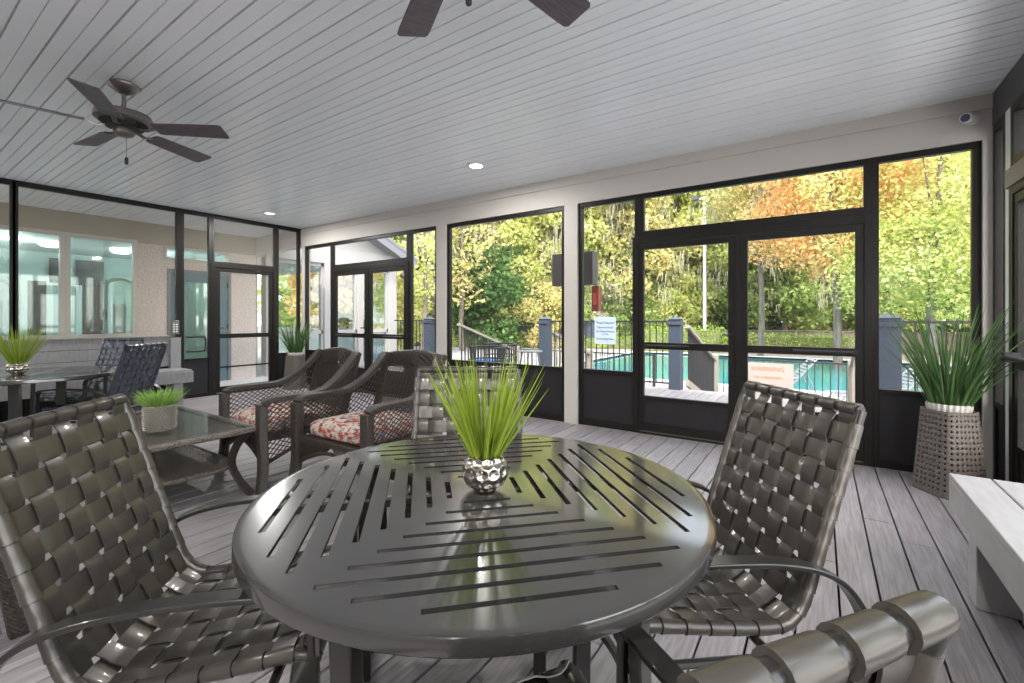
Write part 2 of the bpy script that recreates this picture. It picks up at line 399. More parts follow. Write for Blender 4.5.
# ------------------------------------------------------------------ left screen wall (x = LWX) and walkway behind
X0 = LWX-.06
struct(bx((LWX-.09, -5, 2.84), (LWX, BWY, H)).build('wall_left', M['bronze'], smooth=False, bevel=.003), 'dark bronze header along the ceiling over the left screens')
def lwin(n, a, b, sill, label, z1=2.845): return win(n, a, b, 0, z1, sill, axis='y', pos=X0, scr='screenL', label=label)
lwin(8, -1.9, 1.12, .60, 'wide left screen bay nearest the camera')
lwin(9, 1.09, 2.79, .60, 'wide left screen bay behind the far table')
lwin(10, 2.79, 3.22, .60, 'narrow left screen bay with a brown panel beside the door')
lwin(11, 3.22, 4.23, 0, 'transom screen over the left door', 2.845)
lwin(12, 4.23, 4.68, .60, 'narrow left screen bay in the corner behind the potted reeds')
# the transom bay stands above the door
for o in list(bpy.data.objects):
    if o.parent and o.parent.name == 'window_11': bpy.data.objects.remove(o)
t = bpy.data.objects['window_11']
f = MB(); f.box((X0, 3.22, 2.795), (X0+.055, 4.23, 2.845)); f.box((X0, 3.22, 2.1), (X0+.055, 3.25, 2.795)); f.box((X0, 4.20, 2.1), (X0+.055, 4.23, 2.795)); f.box((X0, 3.25, 2.1), (X0+.055, 4.20, 2.12))
f.build('window_frame', M['bronze'], t, smooth=False, bevel=.003)
bx((X0+.026, 3.24, 2.11), (X0+.0275, 4.21, 2.80)).build('mesh_screen', M['screenL'], t, smooth=False)
e = frame_door(3, 3.20, 4.26, .075, 2.10, pos=X0, axis='y', label='single screen door in the left wall')
leaf(e, 3.28, 4.18, 'r', pos=X0, axis='y', z1=2.02, kick=None, low=.43, bar=False, scr='screenL')
# pull loop on the narrow bay and keypad on the post
o = MB().sweep(bez([(X0+.05, 2.86, .93), (X0+.10, 2.88, .93), (X0+.11, 3.05, .93), (X0+.11, 3.10, .90), (X0+.11, 3.10, .74), (X0+.10, 3.05, .71), (X0+.05, 2.86, .71)], 6), .014, n=8).build('grab_bar', M['black'])
tag(o, 'black looped grab bar on the left screen beside the door', 'grab bar')
o = MB().sweep([(X0+.07, 2.58, .92), (X0+.07, 2.80, .92)], .02, n=8).box((X0+.055, 2.55, .88), (X0+.075, 2.60, .96)).build('push_bar', M['black'])
tag(o, 'short black push bar left of the looped grab bar', 'push bar')
e = empty('keypad', (X0+.058, 2.72, 1.08)); tag(e, 'grey metal keypad box on the dark post left of the screen door', 'keypad')
bx((0,-.05,-.10),(.03,.05,.10)).build('housing', M['fanmetal'], e, bevel=.004)
b = MB()
for i in range(2):
    for j in range(4): b.box((.03,-.03+i*.035,-.07+j*.035),(.034,-.01+i*.035,-.05+j*.035))
b.build('keys', M['polewhite'], e, smooth=False)

# house wall: stucco with openings
WY0 = 2.76
hw = MB()
hw.box((HX-.2, -5, 0), (HX, WY0, .93)); hw.box((HX-.2, -5, 2.5), (HX, 5.0, H))
hw.box((HX-.2, WY0, 0), (HX, 3.19, 2.27)); hw.box((HX-.2, 4.24, 0), (HX, 4.72, 2.5)); hw.box((HX-.2, 3.19, 2.1), (HX, 4.24, 2.27))
hw.box((HX-.2, WY0, 2.27), (HX, 3.15, 2.5)); hw.box((HX-.2, 4.22, 2.27), (HX, 4.24, 2.5))
struct(hw.build('wall_house', M['stucco'], smooth=False), 'rough pinkish stucco wall of the house')
struct(bx((HX-.02, -5, 2.51), (HX+.03, BWY, H)).build('trim_2', M['soffit'], smooth=False), 'tan band along the top of the house wall')
struct(bx((HX-.02, -5, 0), (HX+.01, WY0, .90)).build('trim_3', M['bench'], smooth=False))
def pane_window(n, y0, y1, z0, z1, fr=.06):
    e = empty('window_%d' % n); struct(e); f = MB()
    for a in ((y0, y1, z1-fr, z1), (y0, y1, z0, z0+fr), (y0, y0+fr, z0+fr, z1-fr), (y1-fr, y1, z0+fr, z1-fr)): f.box((HX-.05, a[0], a[2]), (HX+.035, a[1], a[3]))
    f.build('window_frame', M['beam'], e, smooth=False, bevel=.004)
    bx((HX-.02, y0+fr, z0+fr), (HX-.015, y1-fr, z1-fr)).build('glass_pane', M['glass'], e, smooth=False); return e
pane_window(13, -.9, .3, .90, 2.54); pane_window(14, .3, 1.87, .90, 2.54); pane_window(15, 1.87, 2.76, .90, 2.54); pane_window(16, 3.14, 4.23, 2.26, 2.50, .04)
struct(bx((HX-.18,-5,.9),(HX-.02,-.9,2.54)).build('wall_house_end', M['stucco'], smooth=False))
e = empty('door_4'); struct(e, 'teal house door with a tall glass panel behind the left screen')
d = MB(); d.box((HX-.06,3.19,0),(HX+.02,3.24,2.1)); d.box((HX-.06,4.19,0),(HX+.02,4.24,2.1)); d.box((HX-.06,3.24,2.05),(HX+.02,4.19,2.1)); d.build('door_frame', M['fascia'], e, smooth=False)
d = MB(); d.box((HX-.05,3.24,.02),(HX-.005,3.46,2.05)); d.box((HX-.05,3.97,.02),(HX-.005,4.19,2.05)); d.box((HX-.05,3.46,1.88),(HX-.005,3.97,2.05)); d.box((HX-.05,3.46,.02),(HX-.005,3.97,.30))
lf = d.build('door_leaf', M['tealdoor'], e, smooth=False, bevel=.003)
bx((HX-.03,3.46,.3),(HX-.02,3.97,1.88)).build('glass_pane', M['doorglass'], lf, smooth=False)
for z in (.25, 1.05, 1.85): bx((HX-.01,4.17,z-.05),(HX+.012,4.20,z+.05)).build('hinge', M['iron'], lf, smooth=False)
# room behind the windows
rm = MB(); rx = -13.6
rm.box((rx-.1,-5,0),(rx,5,2.7)); rm.box((rx,-5.1,0),(HX-.2,-5,2.7)); 
struct(rm.build('wall_gym', M['tealwall'], smooth=False), 'pale teal walls of the exercise room seen through the windows')
struct(bx((rx-.1,-5,2.62),(HX-.2,4.8,2.7)).build('ceiling_gym', M['roomwhite'], smooth=False)); struct(bx((rx,-5,-.05),(HX-.2,4.7,.0)).build('floor_gym', M['concrete'], smooth=False))
struct(bx((rx-.1,4.75,0),(HX-.2,4.85,2.7)).build('wall_hall', M['tealwall'], smooth=False))
for (y0,y1,z0,z1,lab) in [(2.40,2.57,1.98,2.50,'narrow dark television seen through the left half of the house windows'),(2.82,3.28,1.95,2.50,'wide dark television high on the exercise room wall')]:
    e = empty('television',(rx+.02,0,0)); tag(e,lab,'television')
    bx((.0,y0,z0),(.06,y1,z1)).build('cabinet', M['black'], e, smooth=False, bevel=.006); bx((.06,y0+.02,z0+.02),(.063,y1-.02,z1-.02)).build('display', M['greybox'], e, smooth=False)
def idoor(y0, y1, lab, n):
    e = empty('door_%d' % n); struct(e, lab); f = MB()
    f.box((rx,y0-.1,0),(rx+.04,y0,2.0)); f.box((rx,y1,0),(rx+.04,y1+.1,2.0)); f.box((rx,y0-.1,2.0),(rx+.04,y1+.1,2.1)); f.build('door_frame', M['roomwhite'], e, smooth=False)
    bx((rx,y0,0),(rx+.02,y1,2.0)).build('door_leaf', M['browndoor'], e, smooth=False)
idoor(2.92, 3.36, 'brown door with white frame inside the exercise room', 5); idoor(2.08, 2.36, 'dark door inside the exercise room seen through the left window', 6)
def gym(y, lab, h=2.0, x=-10.9):
    e = empty('exercise_machine', (x, y, 0)); tag(e, lab, 'exercise machine')
    MB().sweep(bez([(0,-.20,0),(0,-.20,h-.25),(0,-.15,h-.05),(0,0,h),(0,.15,h-.05),(0,.20,h-.25),(0,.20,0)],8), .035, n=10).build('upright_arch', M['roomwhite'], e)
    b = MB(); b.box((-.3,-.36,0),(.5,-.30,.06)); b.box((-.3,.30,0),(.5,.36,.06)); b.box((-.1,-.1,.05),(.0,.1,1.5)); b.build('base_frame', M['roomwhite'], e, bevel=.005)
    b = MB()
    for k in range(10): b.box((.02,-.11,.12+k*.075),(.14,.11,.18+k*.075))
    b.build('weight_stack', M['black'], e, smooth=False)
    bx((.15,-.16,.42),(.5,.16,.5)).build('seat_pad', M['black'], e, bevel=.02)
gym(2.87, 'white arched exercise machine behind the right house window', 1.95); gym(1.30, 'white tubular exercise machine behind the left house window', 1.85)
o = MB().lathe([(.02,.0),(.16,0),(.17,-.04),(.12,-.09),(0.01,-.10)]).build('ceiling_lamp', M['lens'], loc=(-11.7,2.09,2.62)); tag(o,'round flush ceiling lamp seen through the left house window','ceiling lamp')
o2 = o.copy(); C.objects.link(o2); o2.location = (-11.7,3.1,2.62); tag(o2,'round flush ceiling lamp seen through the right house window','ceiling lamp')
for (x_, y_) in ((-11.7,1.6),(-11.6,-1.5),(-11.8,3.6)):
    la = bpy.data.lights.new('room_lamp','POINT'); la.energy = 28; la.shadow_soft_size = .18; la.color = (.95,1,.98); lo = bpy.data.objects.new('room_lamp', la); C.objects.link(lo); lo.location = (x_,y_,2.4)

# ------------------------------------------------------------------ right screen wall
XR = RWX
struct(bx((XR, -2.7, 2.62), (XR+.1, BWY, H)).build('wall_right', M['greybox'], smooth=False, bevel=.003), 'dark header along the right screens')
e = win(17, 4.43, 4.70, 0, 2.62, .62, axis='y', pos=XR, label='narrow dark screen bay in the right corner behind the tall planter')
struct(bx((XR-.0, 4.33, 0), (XR+.09, 4.43, 2.62)).build('wall_right_post', M['white'], smooth=False, bevel=.003))
e = frame_door(7, 3.28, 4.33, .07, 2.10, pos=XR, axis='y', label='dark screen door in the right wall with a push bar')
leaf(e, 3.35, 4.26, 'r', pos=XR, axis='y', z1=2.02, bar=False, handle=False)
b = MB(); b.sweep([(XR-.06,3.4,.97),(XR-.06,4.2,.97)], .016, n=10); b.box((XR-.07,4.14,.94),(XR+.0,4.22,1.0)); b.box((XR-.07,3.38,.94),(XR+.0,3.44,1.0)); b.build('push_bar', M['iron'], e)
struct(bx((XR-.02, 3.28, 2.08), (XR+.08, 4.36, 2.20)).build('trim_4', M['stair'], smooth=False, bevel=.003), 'tan head board over the right door')
win(18, 3.28, 4.33, 2.2, 2.62, 0, axis='y', pos=XR, label='transom screen over the right door')
win(19, 1.2, 3.28, 0, 2.62, .62, axis='y', pos=XR, label='right screen bay behind the pale bench'); win(20, -1.2, 1.2, 0, 2.62, .62, axis='y', pos=XR); win(21, -2.7, -1.2, 0, 2.62, .62, axis='y', pos=XR)

struct(bx((LWX-.1, -2.9, 0), (RWX+.1, -2.7, H)).build('wall_added_behind', M['bench'], smooth=False), 'plain grey wall added unseen behind the camera to darken reflections')  # unseen wall, added in grey so the chair straps reflect something dark
# ------------------------------------------------------------------ ceiling things
def make_fan():
    e = empty('ceiling_fan')
    MB().lathe([(.075,0),(.09,-.012),(.085,-.03),(.055,-.055),(.028,-.07),(.02,-.075)], n=32).build('canopy', M['fanmetal'], e)
    MB().lathe([(.013,-.06),(.013,-.17),(.022,-.175),(.034,-.19),(.034,-.2)], n=20).build('downrod', M['fanmetal'], e)
    MB().lathe([(.03,-.195),(.10,-.20),(.155,-.215),(.165,-.235),(.165,-.262),(.15,-.272),(.13,-.276)], n=40).build('motor_housing', M['fanmetal'], e)
    v = MB().lathe([(.13,-.274),(.125,-.285),(.095,-.31),(.06,-.315)], n=40)
    for k in range(30):
        a = 2*PI*k/30; v.sweep([(.132*math.cos(a),.132*math.sin(a),-.276),(.10*math.cos(a),.10*math.sin(a),-.308)], .006, .012)
    v.build('vent_ring', M['iron'], e)
    MB().lathe([(.055,-.31),(.06,-.325),(.06,-.35),(.045,-.365),(.01,-.37)], n=28).build('switch_cap', M['fanmetal'], e)
    for k in range(5):
        a = 2*PI*k/5; rot = Matrix.Rotation(a,4,'Z'); tilt = Matrix.Rotation(math.radians(-13),4,'X')
        out = []
        for (x, w) in ((.20,.055),(.23,.062),(.60,.075),(.65,.074),(.665,.062)): out.append((x,w))
        poly = [(x,w) for x,w in out] + [(x,-w) for x,w in reversed(out)]
        bl = MB().prism(poly, -.004, .004); bl.xf(Matrix.Translation((0,0,-.305)) @ rot @ tilt)
        bo = bl.build('blade', M['blade'], e, bevel=.0015)
        ir = MB().sweep([(.10,0,-.005),(.14,.0,-.02),(.18,.0,-.008),(.21,0,.0)], .028, .006)
        ir.prism([(.20,-.04),(.27,-.035),(.29,0),(.27,.035),(.20,.04)], .004, .009)
        ir.xf(Matrix.Translation((0,0,-.305)) @ rot @ tilt).build('blade_iron', M['fanmetal'], bo)
    ch = MB().sweep([(.03,-.02,-.36),(.03,-.02,-.52)], .0015, n=5).build('pull_chain', M['iron'], e)
    MB().lathe([(.006,-.52),(.011,-.53),(.011,-.565),(.006,-.57)], c=(.03,-.02,0), n=10).build('chain_pull', M['iron'], ch)
    return e
f1 = make_fan(); index_kids(); f2 = copy_tree(f1)
cx, cy = W(-2.72, 3.168); f1.location = (cx, cy, H); f1.rotation_euler = (0,0,wang(7)); tag(f1,'five-blade ceiling fan with pewter motor and pull chain hanging at upper left','ceiling fan','ceiling fans on the porch ceiling')
f2.location = (-1.02, 1.17, H); f2.rotation_euler = (0,0,wang(43.8)); tag(f2,'ceiling fan mostly cut off at the top edge, only two blade tips showing','ceiling fan','ceiling fans on the porch ceiling')
lampspots = [(-3.05,3.79),(-7.1,3.70),(-3.05,-.9),(-7.1,-.9),(.0,-.9)]  # last three are unseen, added to brighten the room
for i, (x,y) in enumerate(lampspots):
    if True:
        e = empty('recessed_light', (x,y,H)); tag(e, ['lit round recessed ceiling light near the middle of the back wall','small glinting recessed ceiling light near the far left corner','unseen ceiling light added to brighten the room at the coffee table end','unseen ceiling light added to brighten the room near the front end of the grey bench','unseen ceiling light added to brighten the room behind the camera near the right screens'][i], 'recessed light', 'recessed ceiling lights')
        MB().lathe([(.07,-.002),(.095,-.004),(.10,-.012),(.085,-.016),(.07,-.012)], n=32, cap=False).build('trim_ring', M['white'], e)
        MB().lathe([(.001,-.011),(.07,-.011),(.07,-.005),(.001,-.005)], n=32, cap=False).build('lens', M['lens' if i == 0 else 'lensdim'], e)
    la = bpy.data.lights.new('recessed_lamp','AREA'); la.shape = 'DISK'; la.size = .14; la.energy = (16 if i == 0 else 32); la.color = (1,.98,.95)
    lo = bpy.data.objects.new('recessed_lamp', la); C.objects.link(lo); lo.location = (x,y,H-.02)
e = empty('security_camera', (.93, BWY-.0, 2.70)); tag(e,'white bullet security camera on the beam in the upper right corner','security camera')
MB().lathe([(.045,0),(.045,.02),(.03,.028)], n=24).xf(Matrix.Rotation(PI/2,4,'X')).build('mount', M['white'], e)
MB().sweep([(0,-.02,0),(0,-.06,.0),(-.02,-.08,-.005)], .014, n=12).build('bracket_arm', M['white'], e)
cam_m = Matrix.Translation((-.02,-.07,-.005)) @ Vector((-.45,-.85,-.25)).normalized().to_track_quat('Z','Y').to_matrix().to_4x4()
MB().lathe([(.005,-.02),(.03,-.015),(.036,0),(.036,.075),(.032,.085)], n=28).xf(cam_m).build('body', M['white'], e)
MB().lathe([(.001,.086),(.027,.0865),(.029,.08)], n=28).xf(cam_m).build('lens', M['ink'], e)

# ------------------------------------------------------------------ strap chairs
def make_strap_chair():
    e = empty('patio_chair'); hw = .245
    prof = [(.285,.395),(.29,.415),(.265,.43),(.16,.418),(.0,.40),(-.12,.392),(-.175,.40),(-.215,.44),(-.24,.50),(-.30,.68),(-.36,.86),(-.395,.965)]
    cur = bez([(0,y,z) for y, z in prof], 10)
    L = [0]
    for i in range(1, len(cur)): L.append(L[-1] + (cur[i]-cur[i-1]).length)
    T = L[-1]
    def at(s):
        s = min(max(s,0),T-1e-6); lo = 0
        while lo < len(L)-2 and L[lo+1] < s: lo += 1
        f = (s-L[lo])/(L[lo+1]-L[lo]+1e-9); p = cur[lo].lerp(cur[lo+1], f); t = (cur[lo+1]-cur[lo]).normalized()
        return p, Vector((0, -t.z, t.y)) if True else None, t
    def nrm(s):
        p, _, t = at(s); n = Vector((0, t.z, -t.y)); return p, (n if n.y+n.z > 0 else -n), t
    # straight frame rails
    for sx in (-1, 1):
        MB().sweep([Vector((sx*hw,0,0))+p for p in cur], .0135, n=10, up=(1,0,0)).build('side_rail', M['frame'], e)
    p, n, t = nrm(T); MB().sweep([(-hw,p.y,p.z),(hw,p.y,p.z)], .0135, n=10).build('top_rail', M['frame'], e)
    p, n, t = nrm(.01); MB().sweep([(-hw,p.y,p.z),(hw,p.y,p.z)], .0135, n=10).build('front_rail', M['frame'], e)
    b = MB(); b.sweep([(-hw,-.19,.385),(hw,-.19,.385)], .009, n=8); b.build('cross_rod', M['alu'], e)
    # weave
    nw = 7; pw = 2*hw/nw; wx = [-hw+pw*(i+.5) for i in range(nw)]
    ns = int(T/.069); ps = (T-.038)/ns; ws = [ps*(j+.5) for j in range(ns)]
    sb = max(range(ns), key=lambda j: -abs(ws[j]-.50))     # first row of the back
    for part, rows in (('woven_seat', range(0, sb)), ('woven_back', range(sb, ns))):
        b = MB(); s0 = ws[rows[0]]-ps/2; s1 = ws[rows[-1]]+ps/2+(.038 if part == 'woven_back' else 0)
        for i, x in enumerate(wx):                          # lengthwise straps
            pts = []; nn = []; k = int((s1-s0)/.0115)
            for q in range(k+1):
                s = s0+(s1-s0)*q/k; p, n, t = nrm(s); ph = (s/ps-.5)
                off = .0045*max(-1,min(1,1.6*math.cos(PI*ph)))*(1 if i % 2 == 0 else -1)
                pts.append(Vector((x,p.y,p.z))+n*off); nn.append(n)
            b.strip(pts, nn, .051, .0035)
        for j in rows:                                      # cross straps wrap the side rails
            p, n, t = nrm(ws[j]); pts = []; nn = []; k = 34
            for q in range(k+1):
                x = -hw+2*hw*q/k; ph = ((x+hw)/pw-.5)
                off = -.0045*max(-1,min(1,1.6*math.cos(PI*ph)))*(1 if j % 2 == 0 else -1)*min(1, (hw-abs(x))/.03)
                ed = max(0, 1-(hw-abs(x))/.02)*.013
                pts.append(Vector((x,p.y,p.z))+n*(off+ed)); nn.append(n)
            b.strip(pts, nn, .053, .0035)
            for sx in (-1,1):
                w = .0325
                b.sweep([Vector((sx*hw,0,0))+nrm(ws[j]+d)[0] for d in (-w,-w+.003,0,w-.003,w)], .0168, n=12, up=(1,0,0), wf=lambda q: 1.13-.22*q)
        if part == 'woven_back': pe, ne, te = nrm(T)
        else: pe, ne, te = nrm(.01)
        for i, x in enumerate(wx):
            w = .0275; b.sweep([(x+d,pe.y,pe.z) for d in (-w,-w+.003,0,w-.003,w)], .0168, n=16, wf=lambda q: 1.14-.14*q)
        b.build(part, M['strap'], e)
    for sx in (-1,1):
        x = sx*.295
        MB().sweep(bez([(x,.30,.555),(x,.285,.585),(x,.25,.597),(x,.10,.605),(x,-.12,.592),(x,-.26,.55),(x,-.34,.46),(x,-.37,.36)],8), .013, .046, up=(1,0,0)).build('arm', M['frame'], e, bevel=.003)
        MB().sweep([(x,.30,.56),(x,.305,.40),(x,.31,.0)], .016, .042, up=(1,0,0)).build('leg', M['frame'], e, bevel=.003)
        MB().sweep([(x,-.368,.37),(x,-.39,.20),(x,-.42,.0)], .016, .042, up=(1,0,0)).build('leg', M['frame'], e, bevel=.003)
    MB().sweep([(-.295,.20,.36),(.295,.20,.36)], .012, n=8).sweep([(-.295,-.10,.345),(.295,-.10,.345)], .012, n=8).sweep([(-.295,.305,.36),(-.295,-.40,.345)], .011, n=8).sweep([(.295,.305,.36),(.295,-.40,.345)], .011, n=8).build('stretcher', M['frame'], e)
    return e
ch0 = make_strap_chair(); index_kids()
def face(r, f, fr, ff, d=.395):
    """origin and turn of a chair from the middle of its back rail and its facing (camera frame)"""
    l = math.hypot(fr, ff); fr /= l; ff /= l
    x, y = W(r+fr*d, f+ff*d); wx_, wy_ = W(fr, ff); return x, y, math.atan2(wy_, wx_)-PI/2
spots = [((-1.19,1.19), (.98,.18), 'bronze strap patio chair left of the near round table, its woven back filling lower left', 0),
         ((.93,1.485), (-.99,-.12), 'dark strap patio chair at the right side of the near round table', 0),
         ((-.215,2.23), (.02,-1), 'dark strap patio chair behind the near round table, half hidden by the silver-bowl grass', 0),
         ((.146,.305), (-.367,.93), 'strap patio chair nearest the camera at lower right, its rolled top rail close up', 0),
         ((-3.39,4.2), (-1,-.05), 'strap chair with sky reflection painted in navy at the right side of the far round table, seen from behind', 1),
         ((-4.55,5.3), (-.1,-1), 'strap chair with sky reflection painted in navy on the far side of the distant round table, facing the camera', 1)]
for i, (p, f, lab, g) in enumerate(spots):
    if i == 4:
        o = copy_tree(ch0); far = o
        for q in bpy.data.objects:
            if q.parent == o and q.type == 'MESH' and q.name.startswith('woven'): q.data = q.data.copy(); q.data.materials[0] = M['skystrap']
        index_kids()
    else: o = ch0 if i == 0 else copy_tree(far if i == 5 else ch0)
    x, y, rz = face(*p, *f); o.location = (x, y, 0); o.rotation_euler = (0,0,rz)
    tag(o, lab, 'chair', ['strap chairs around the near round table','strap chairs around the far round table'][g])

# ------------------------------------------------------------------ round slatted tables
def make_table():
    e = empty('round_patio_table'); Rr = .606
    N = 96; verts = [Vector((math.cos(2*PI*i/N)*Rr, math.sin(2*PI*i/N)*Rr)) for i in range(N)]
    edges = [(i,(i+1)%N) for i in range(N)]; slots = []
    for q in range(4):
        a = -PI/2 + q*PI/2; n = Vector((math.cos(a), math.sin(a))); d = Vector((-n.y, n.x))
        for k in range(9):
            c = .098+.0545*k; hl = min(c*.93-.028, math.sqrt(max(.568**2-(c+.006)**2, 0)))
            if hl < .02: continue
            slots.append([n*(c+sy*.0075)+d*(sx*hl) for sx, sy in ((-1,-1),(1,-1),(1,1),(-1,1))])
    for sl in slots:
        o = len(verts); verts += sl; edges += [(o,o+1),(o+1,o+2),(o+2,o+3),(o+3,o)]
    vo, eo, fo, _, _, _ = delaunay_2d_cdt(verts, edges, [], 0, 1e-6)
    def inside(p):
        if p.length > Rr: return False
        for s in slots:
            if len({(s[(i+1)%4]-s[i]).cross(p-s[i]) > 0 for i in range(4)}) == 1: return False
        return True
    keep = [f for f in fo if inside(sum((vo[i] for i in f), Vector((0,0)))/len(f))]
    bm = bmesh.new(); bv = [bm.verts.new((v.x, v.y, .718)) for v in vo]
    for f in keep: bm.faces.new([bv[i] for i in f])
    bmesh.ops.recalc_face_normals(bm, faces=bm.faces)
    if bm.faces and list(bm.faces)[0].normal.z < 0: bmesh.ops.reverse_faces(bm, faces=bm.faces)
    r = bmesh.ops.extrude_face_region(bm, geom=list(bm.faces))
    for v in [g for g in r['geom'] if isinstance(g, bmesh.types.BMVert)]: v.co.z = .708
    for v in [v for v in bm.verts if not v.link_faces]: bm.verts.remove(v)
    bmesh.ops.recalc_face_normals(bm, faces=bm.faces)
    me = bpy.data.meshes.new('tabletop'); bm.to_mesh(me); bm.free(); me.materials.append(M['tabletop'])
    t = bpy.data.objects.new('tabletop', me); C.objects.link(t); t.parent = e
    MB().lathe([(.600,.7182),(.614,.7182),(.6175,.7172),(.619,.714),(.620,.687),(.618,.684),(.610,.684),(.609,.706),(.600,.708)], n=128, cap=False).build('rim', M['tabletop'], e, ang=28)
    b = MB()
    for q in range(4):
        a = PI/4+q*PI/2; c, s = math.cos(a), math.sin(a); b.sweep([(.05*c,.05*s,.69),(.61*c,.61*s,.69)], .05, .03)
        a = q*PI/2; c, s = math.cos(a), math.sin(a)
        b.sweep([(.05*c,.05*s,.695),(.61*c,.61*s,.695)], .02, .02)
    b.build('support_ribs', M['frame'], e, smooth=False)
    for q in range(4):
        a = PI/4+q*PI/2; c, s = math.cos(a), math.sin(a)
        MB().sweep([(.47*c,.47*s,.69),(.46*c,.46*s,.45),(.47*c,.47*s,.2),(.52*c,.52*s,0)], .075, .03, up=(c,s,0)).build('leg', M['frame'], e, bevel=.004)
    MB().lathe([(.40,.16),(.415,.16),(.415,.185),(.40,.185),(.40,.16)], n=64, cap=False).build('leg_ring', M['frame'], e)
    return e
t0 = make_table(); index_kids(); t1 = copy_tree(t0)
x, y = W(-.088, 1.342); t0.location = (x, y, 0); t0.scale = (1.022,1.022,1); t0.rotation_euler = (0,0,wang(11.5))
tag(t0, 'large round dark metal table with slotted top in the foreground', 'table', 'round patio tables')
x, y = W(-4.33, 4.15); t1.location = (x, y, 0); t1.rotation_euler = (0,0,.3)
tag(t1, 'round metal patio table in front of the grey bench at far left', 'table', 'round patio tables')

# ------------------------------------------------------------------ plants in pots
def blades(n, h, spread, w, rad, seed, z0=0., droop=.25, straight=False, hvar=.35, taper=True):
    r = random.Random(seed); b = MB()
    for i in range(n):
        a = r.uniform(0,2*PI); rr = rad*math.sqrt(r.random()); hh = h*(1-hvar*r.random()); sp = spread*(.15+.85*r.random()**.8)
        dx, dy = math.cos(a), math.sin(a); a2 = a+r.uniform(-.5,.5); sx, sy = math.cos(a2), math.sin(a2)
        dr = droop*r.random()*sp if not straight else 0
        pts = []; K = 6
        for k in range(K+1):
            t = k/K; q = sp*(t if straight else t**1.4)
            pts.append(Vector((dx*rr+sx*q, dy*rr+sy*q, z0+hh*(t-dr/max(sp,.01)*t**3*.6))))
        tw = r.uniform(0,PI); sd = Vector((math.cos(tw), math.sin(tw), 0)); vs = []; fs = []
        for k, p in enumerate(pts):
            ww = w*(1-(k/K)**2.2*.92)*(.75+.25*min(1,k*2)) if taper else w
            nn = Vector((-sd.y, sd.x, 0)); vs += [p-sd*ww/2, p+nn*ww*.18, p+sd*ww/2]
        for k in range(K): o = 3*k; fs += [(o,o+1,o+4,o+3),(o+1,o+2,o+5,o+4)]
        b.add(vs, fs)
    return b
def dimple_bowl(Rr, sq, zc, rows, nring, dr, dd):
    """hammered round bowl with rows of dimples, open at the top"""
    b = MB(); NU, NV = 160, 84; cs = []
    for j, lat in enumerate(rows):
        for i in range(nring): 
            lo = 2*PI*(i+.5*(j%2))/nring; cs.append((math.cos(lat)*math.cos(lo), math.cos(lat)*math.sin(lo), math.sin(lat)))
    cs = np.array(cs); vs = []; l0, l1 = -1.22, 1.02
    for i in range(NV+1):
        la = l0+(l1-l0)*i/NV
        for j in range(NU):
            lo = 2*PI*j/NU; d = np.array((math.cos(la)*math.cos(lo), math.cos(la)*math.sin(lo), math.sin(la)))
            ang = math.acos(min(1, float((cs@d).max()))); q = ang/dr
            k = 1-dd*(1-q*q) if q < 1 else 1.0
            vs.append((d[0]*Rr*k, d[1]*Rr*k, zc+d[2]*Rr*sq*k))
    fs = [(i*NU+j, i*NU+(j+1)%NU, (i+1)*NU+(j+1)%NU, (i+1)*NU+j) for i in range(NV) for j in range(NU)]
    fs.append(tuple(range(NU-1,-1,-1)))
    o = len(vs); 
    for la, f in ((l1, .93), (l1-.25, .93)): 
        for j in range(NU): lo = 2*PI*j/NU; vs.append((math.cos(la)*math.cos(lo)*Rr*f, math.cos(la)*math.sin(lo)*Rr*f, zc+math.sin(la)*Rr*sq*f))
    top = NV*NU
    for j in range(NU):
        jn = (j+1)%NU; fs.append((top+j, top+jn, o+jn, o+j)); fs.append((o+j, o+jn, o+NU+jn, o+NU+j))
    fs.append(tuple(o+NU+j for j in range(NU)))
    return b.add(vs, fs)
x, y = W(-.079, 1.32)
e = empty('potted_grass', (x, y, .7185)); tag(e, 'spiky green grass in a dimpled silver bowl at the centre of the near round table', 'potted plant')
dimple_bowl(.068, .92, .0585, (-.85,-.38,.08,.55,.95), 12, .235, .10).build('bowl', M['silver'], e, ang=60)
blades(120, .325, .165, .0088, .03, 5, z0=.075, droop=.12, straight=True, hvar=.3).build('grass_blades', M['grass'], e)
x, y = W(-4.42, 4.04)
e = empty('potted_grass', (x, y, .7185)); tag(e, 'spiky green grass in a squat silver bowl on the far left round table', 'potted plant')
dimple_bowl(.078, .78, .056, (-.85,-.38,.08,.55,.95), 12, .235, .10).build('bowl', M['silver'], e, ang=60)
blades(100, .40, .24, .010, .04, 6, z0=.07, droop=.1, straight=True, hvar=.35).build('grass_blades', M['grass'], e)
x, y = W(-2.34, 3.0)
e = empty('potted_grass', (x, y, .479)); tag(e, 'short bushy grass in a bumpy beige pot on the wicker coffee table', 'potted plant')
b = MB().lathe([(.001,0),(.078,0),(.084,.012),(.087,.16),(.082,.166),(.078,.155),(.078,.14),(.001,.14)], n=40, cap=False)
for j in range(11):
    for i in range(30):
        a = 2*PI*(i+.5*(j%2))/30; c, s = math.cos(a), math.sin(a); z = .012+j*.0137; rr = .0835+.003*z/.16
        u = Vector((-s,c,0)); n = Vector((c,s,0)); p = n*rr+Vector((0,0,z)); k = .0078
        b.add([p+u*k,p+Vector((0,0,k)),p-u*k,p-Vector((0,0,k)),p+n*.009],[(0,1,4),(1,2,4),(2,3,4),(3,0,4)])
b.build('pot', M['knit'], e, ang=30)
blades(520, .165, .115, .007, .068, 8, z0=.13, droop=.5, hvar=.5).build('grass_blades', M['grass2'], e)
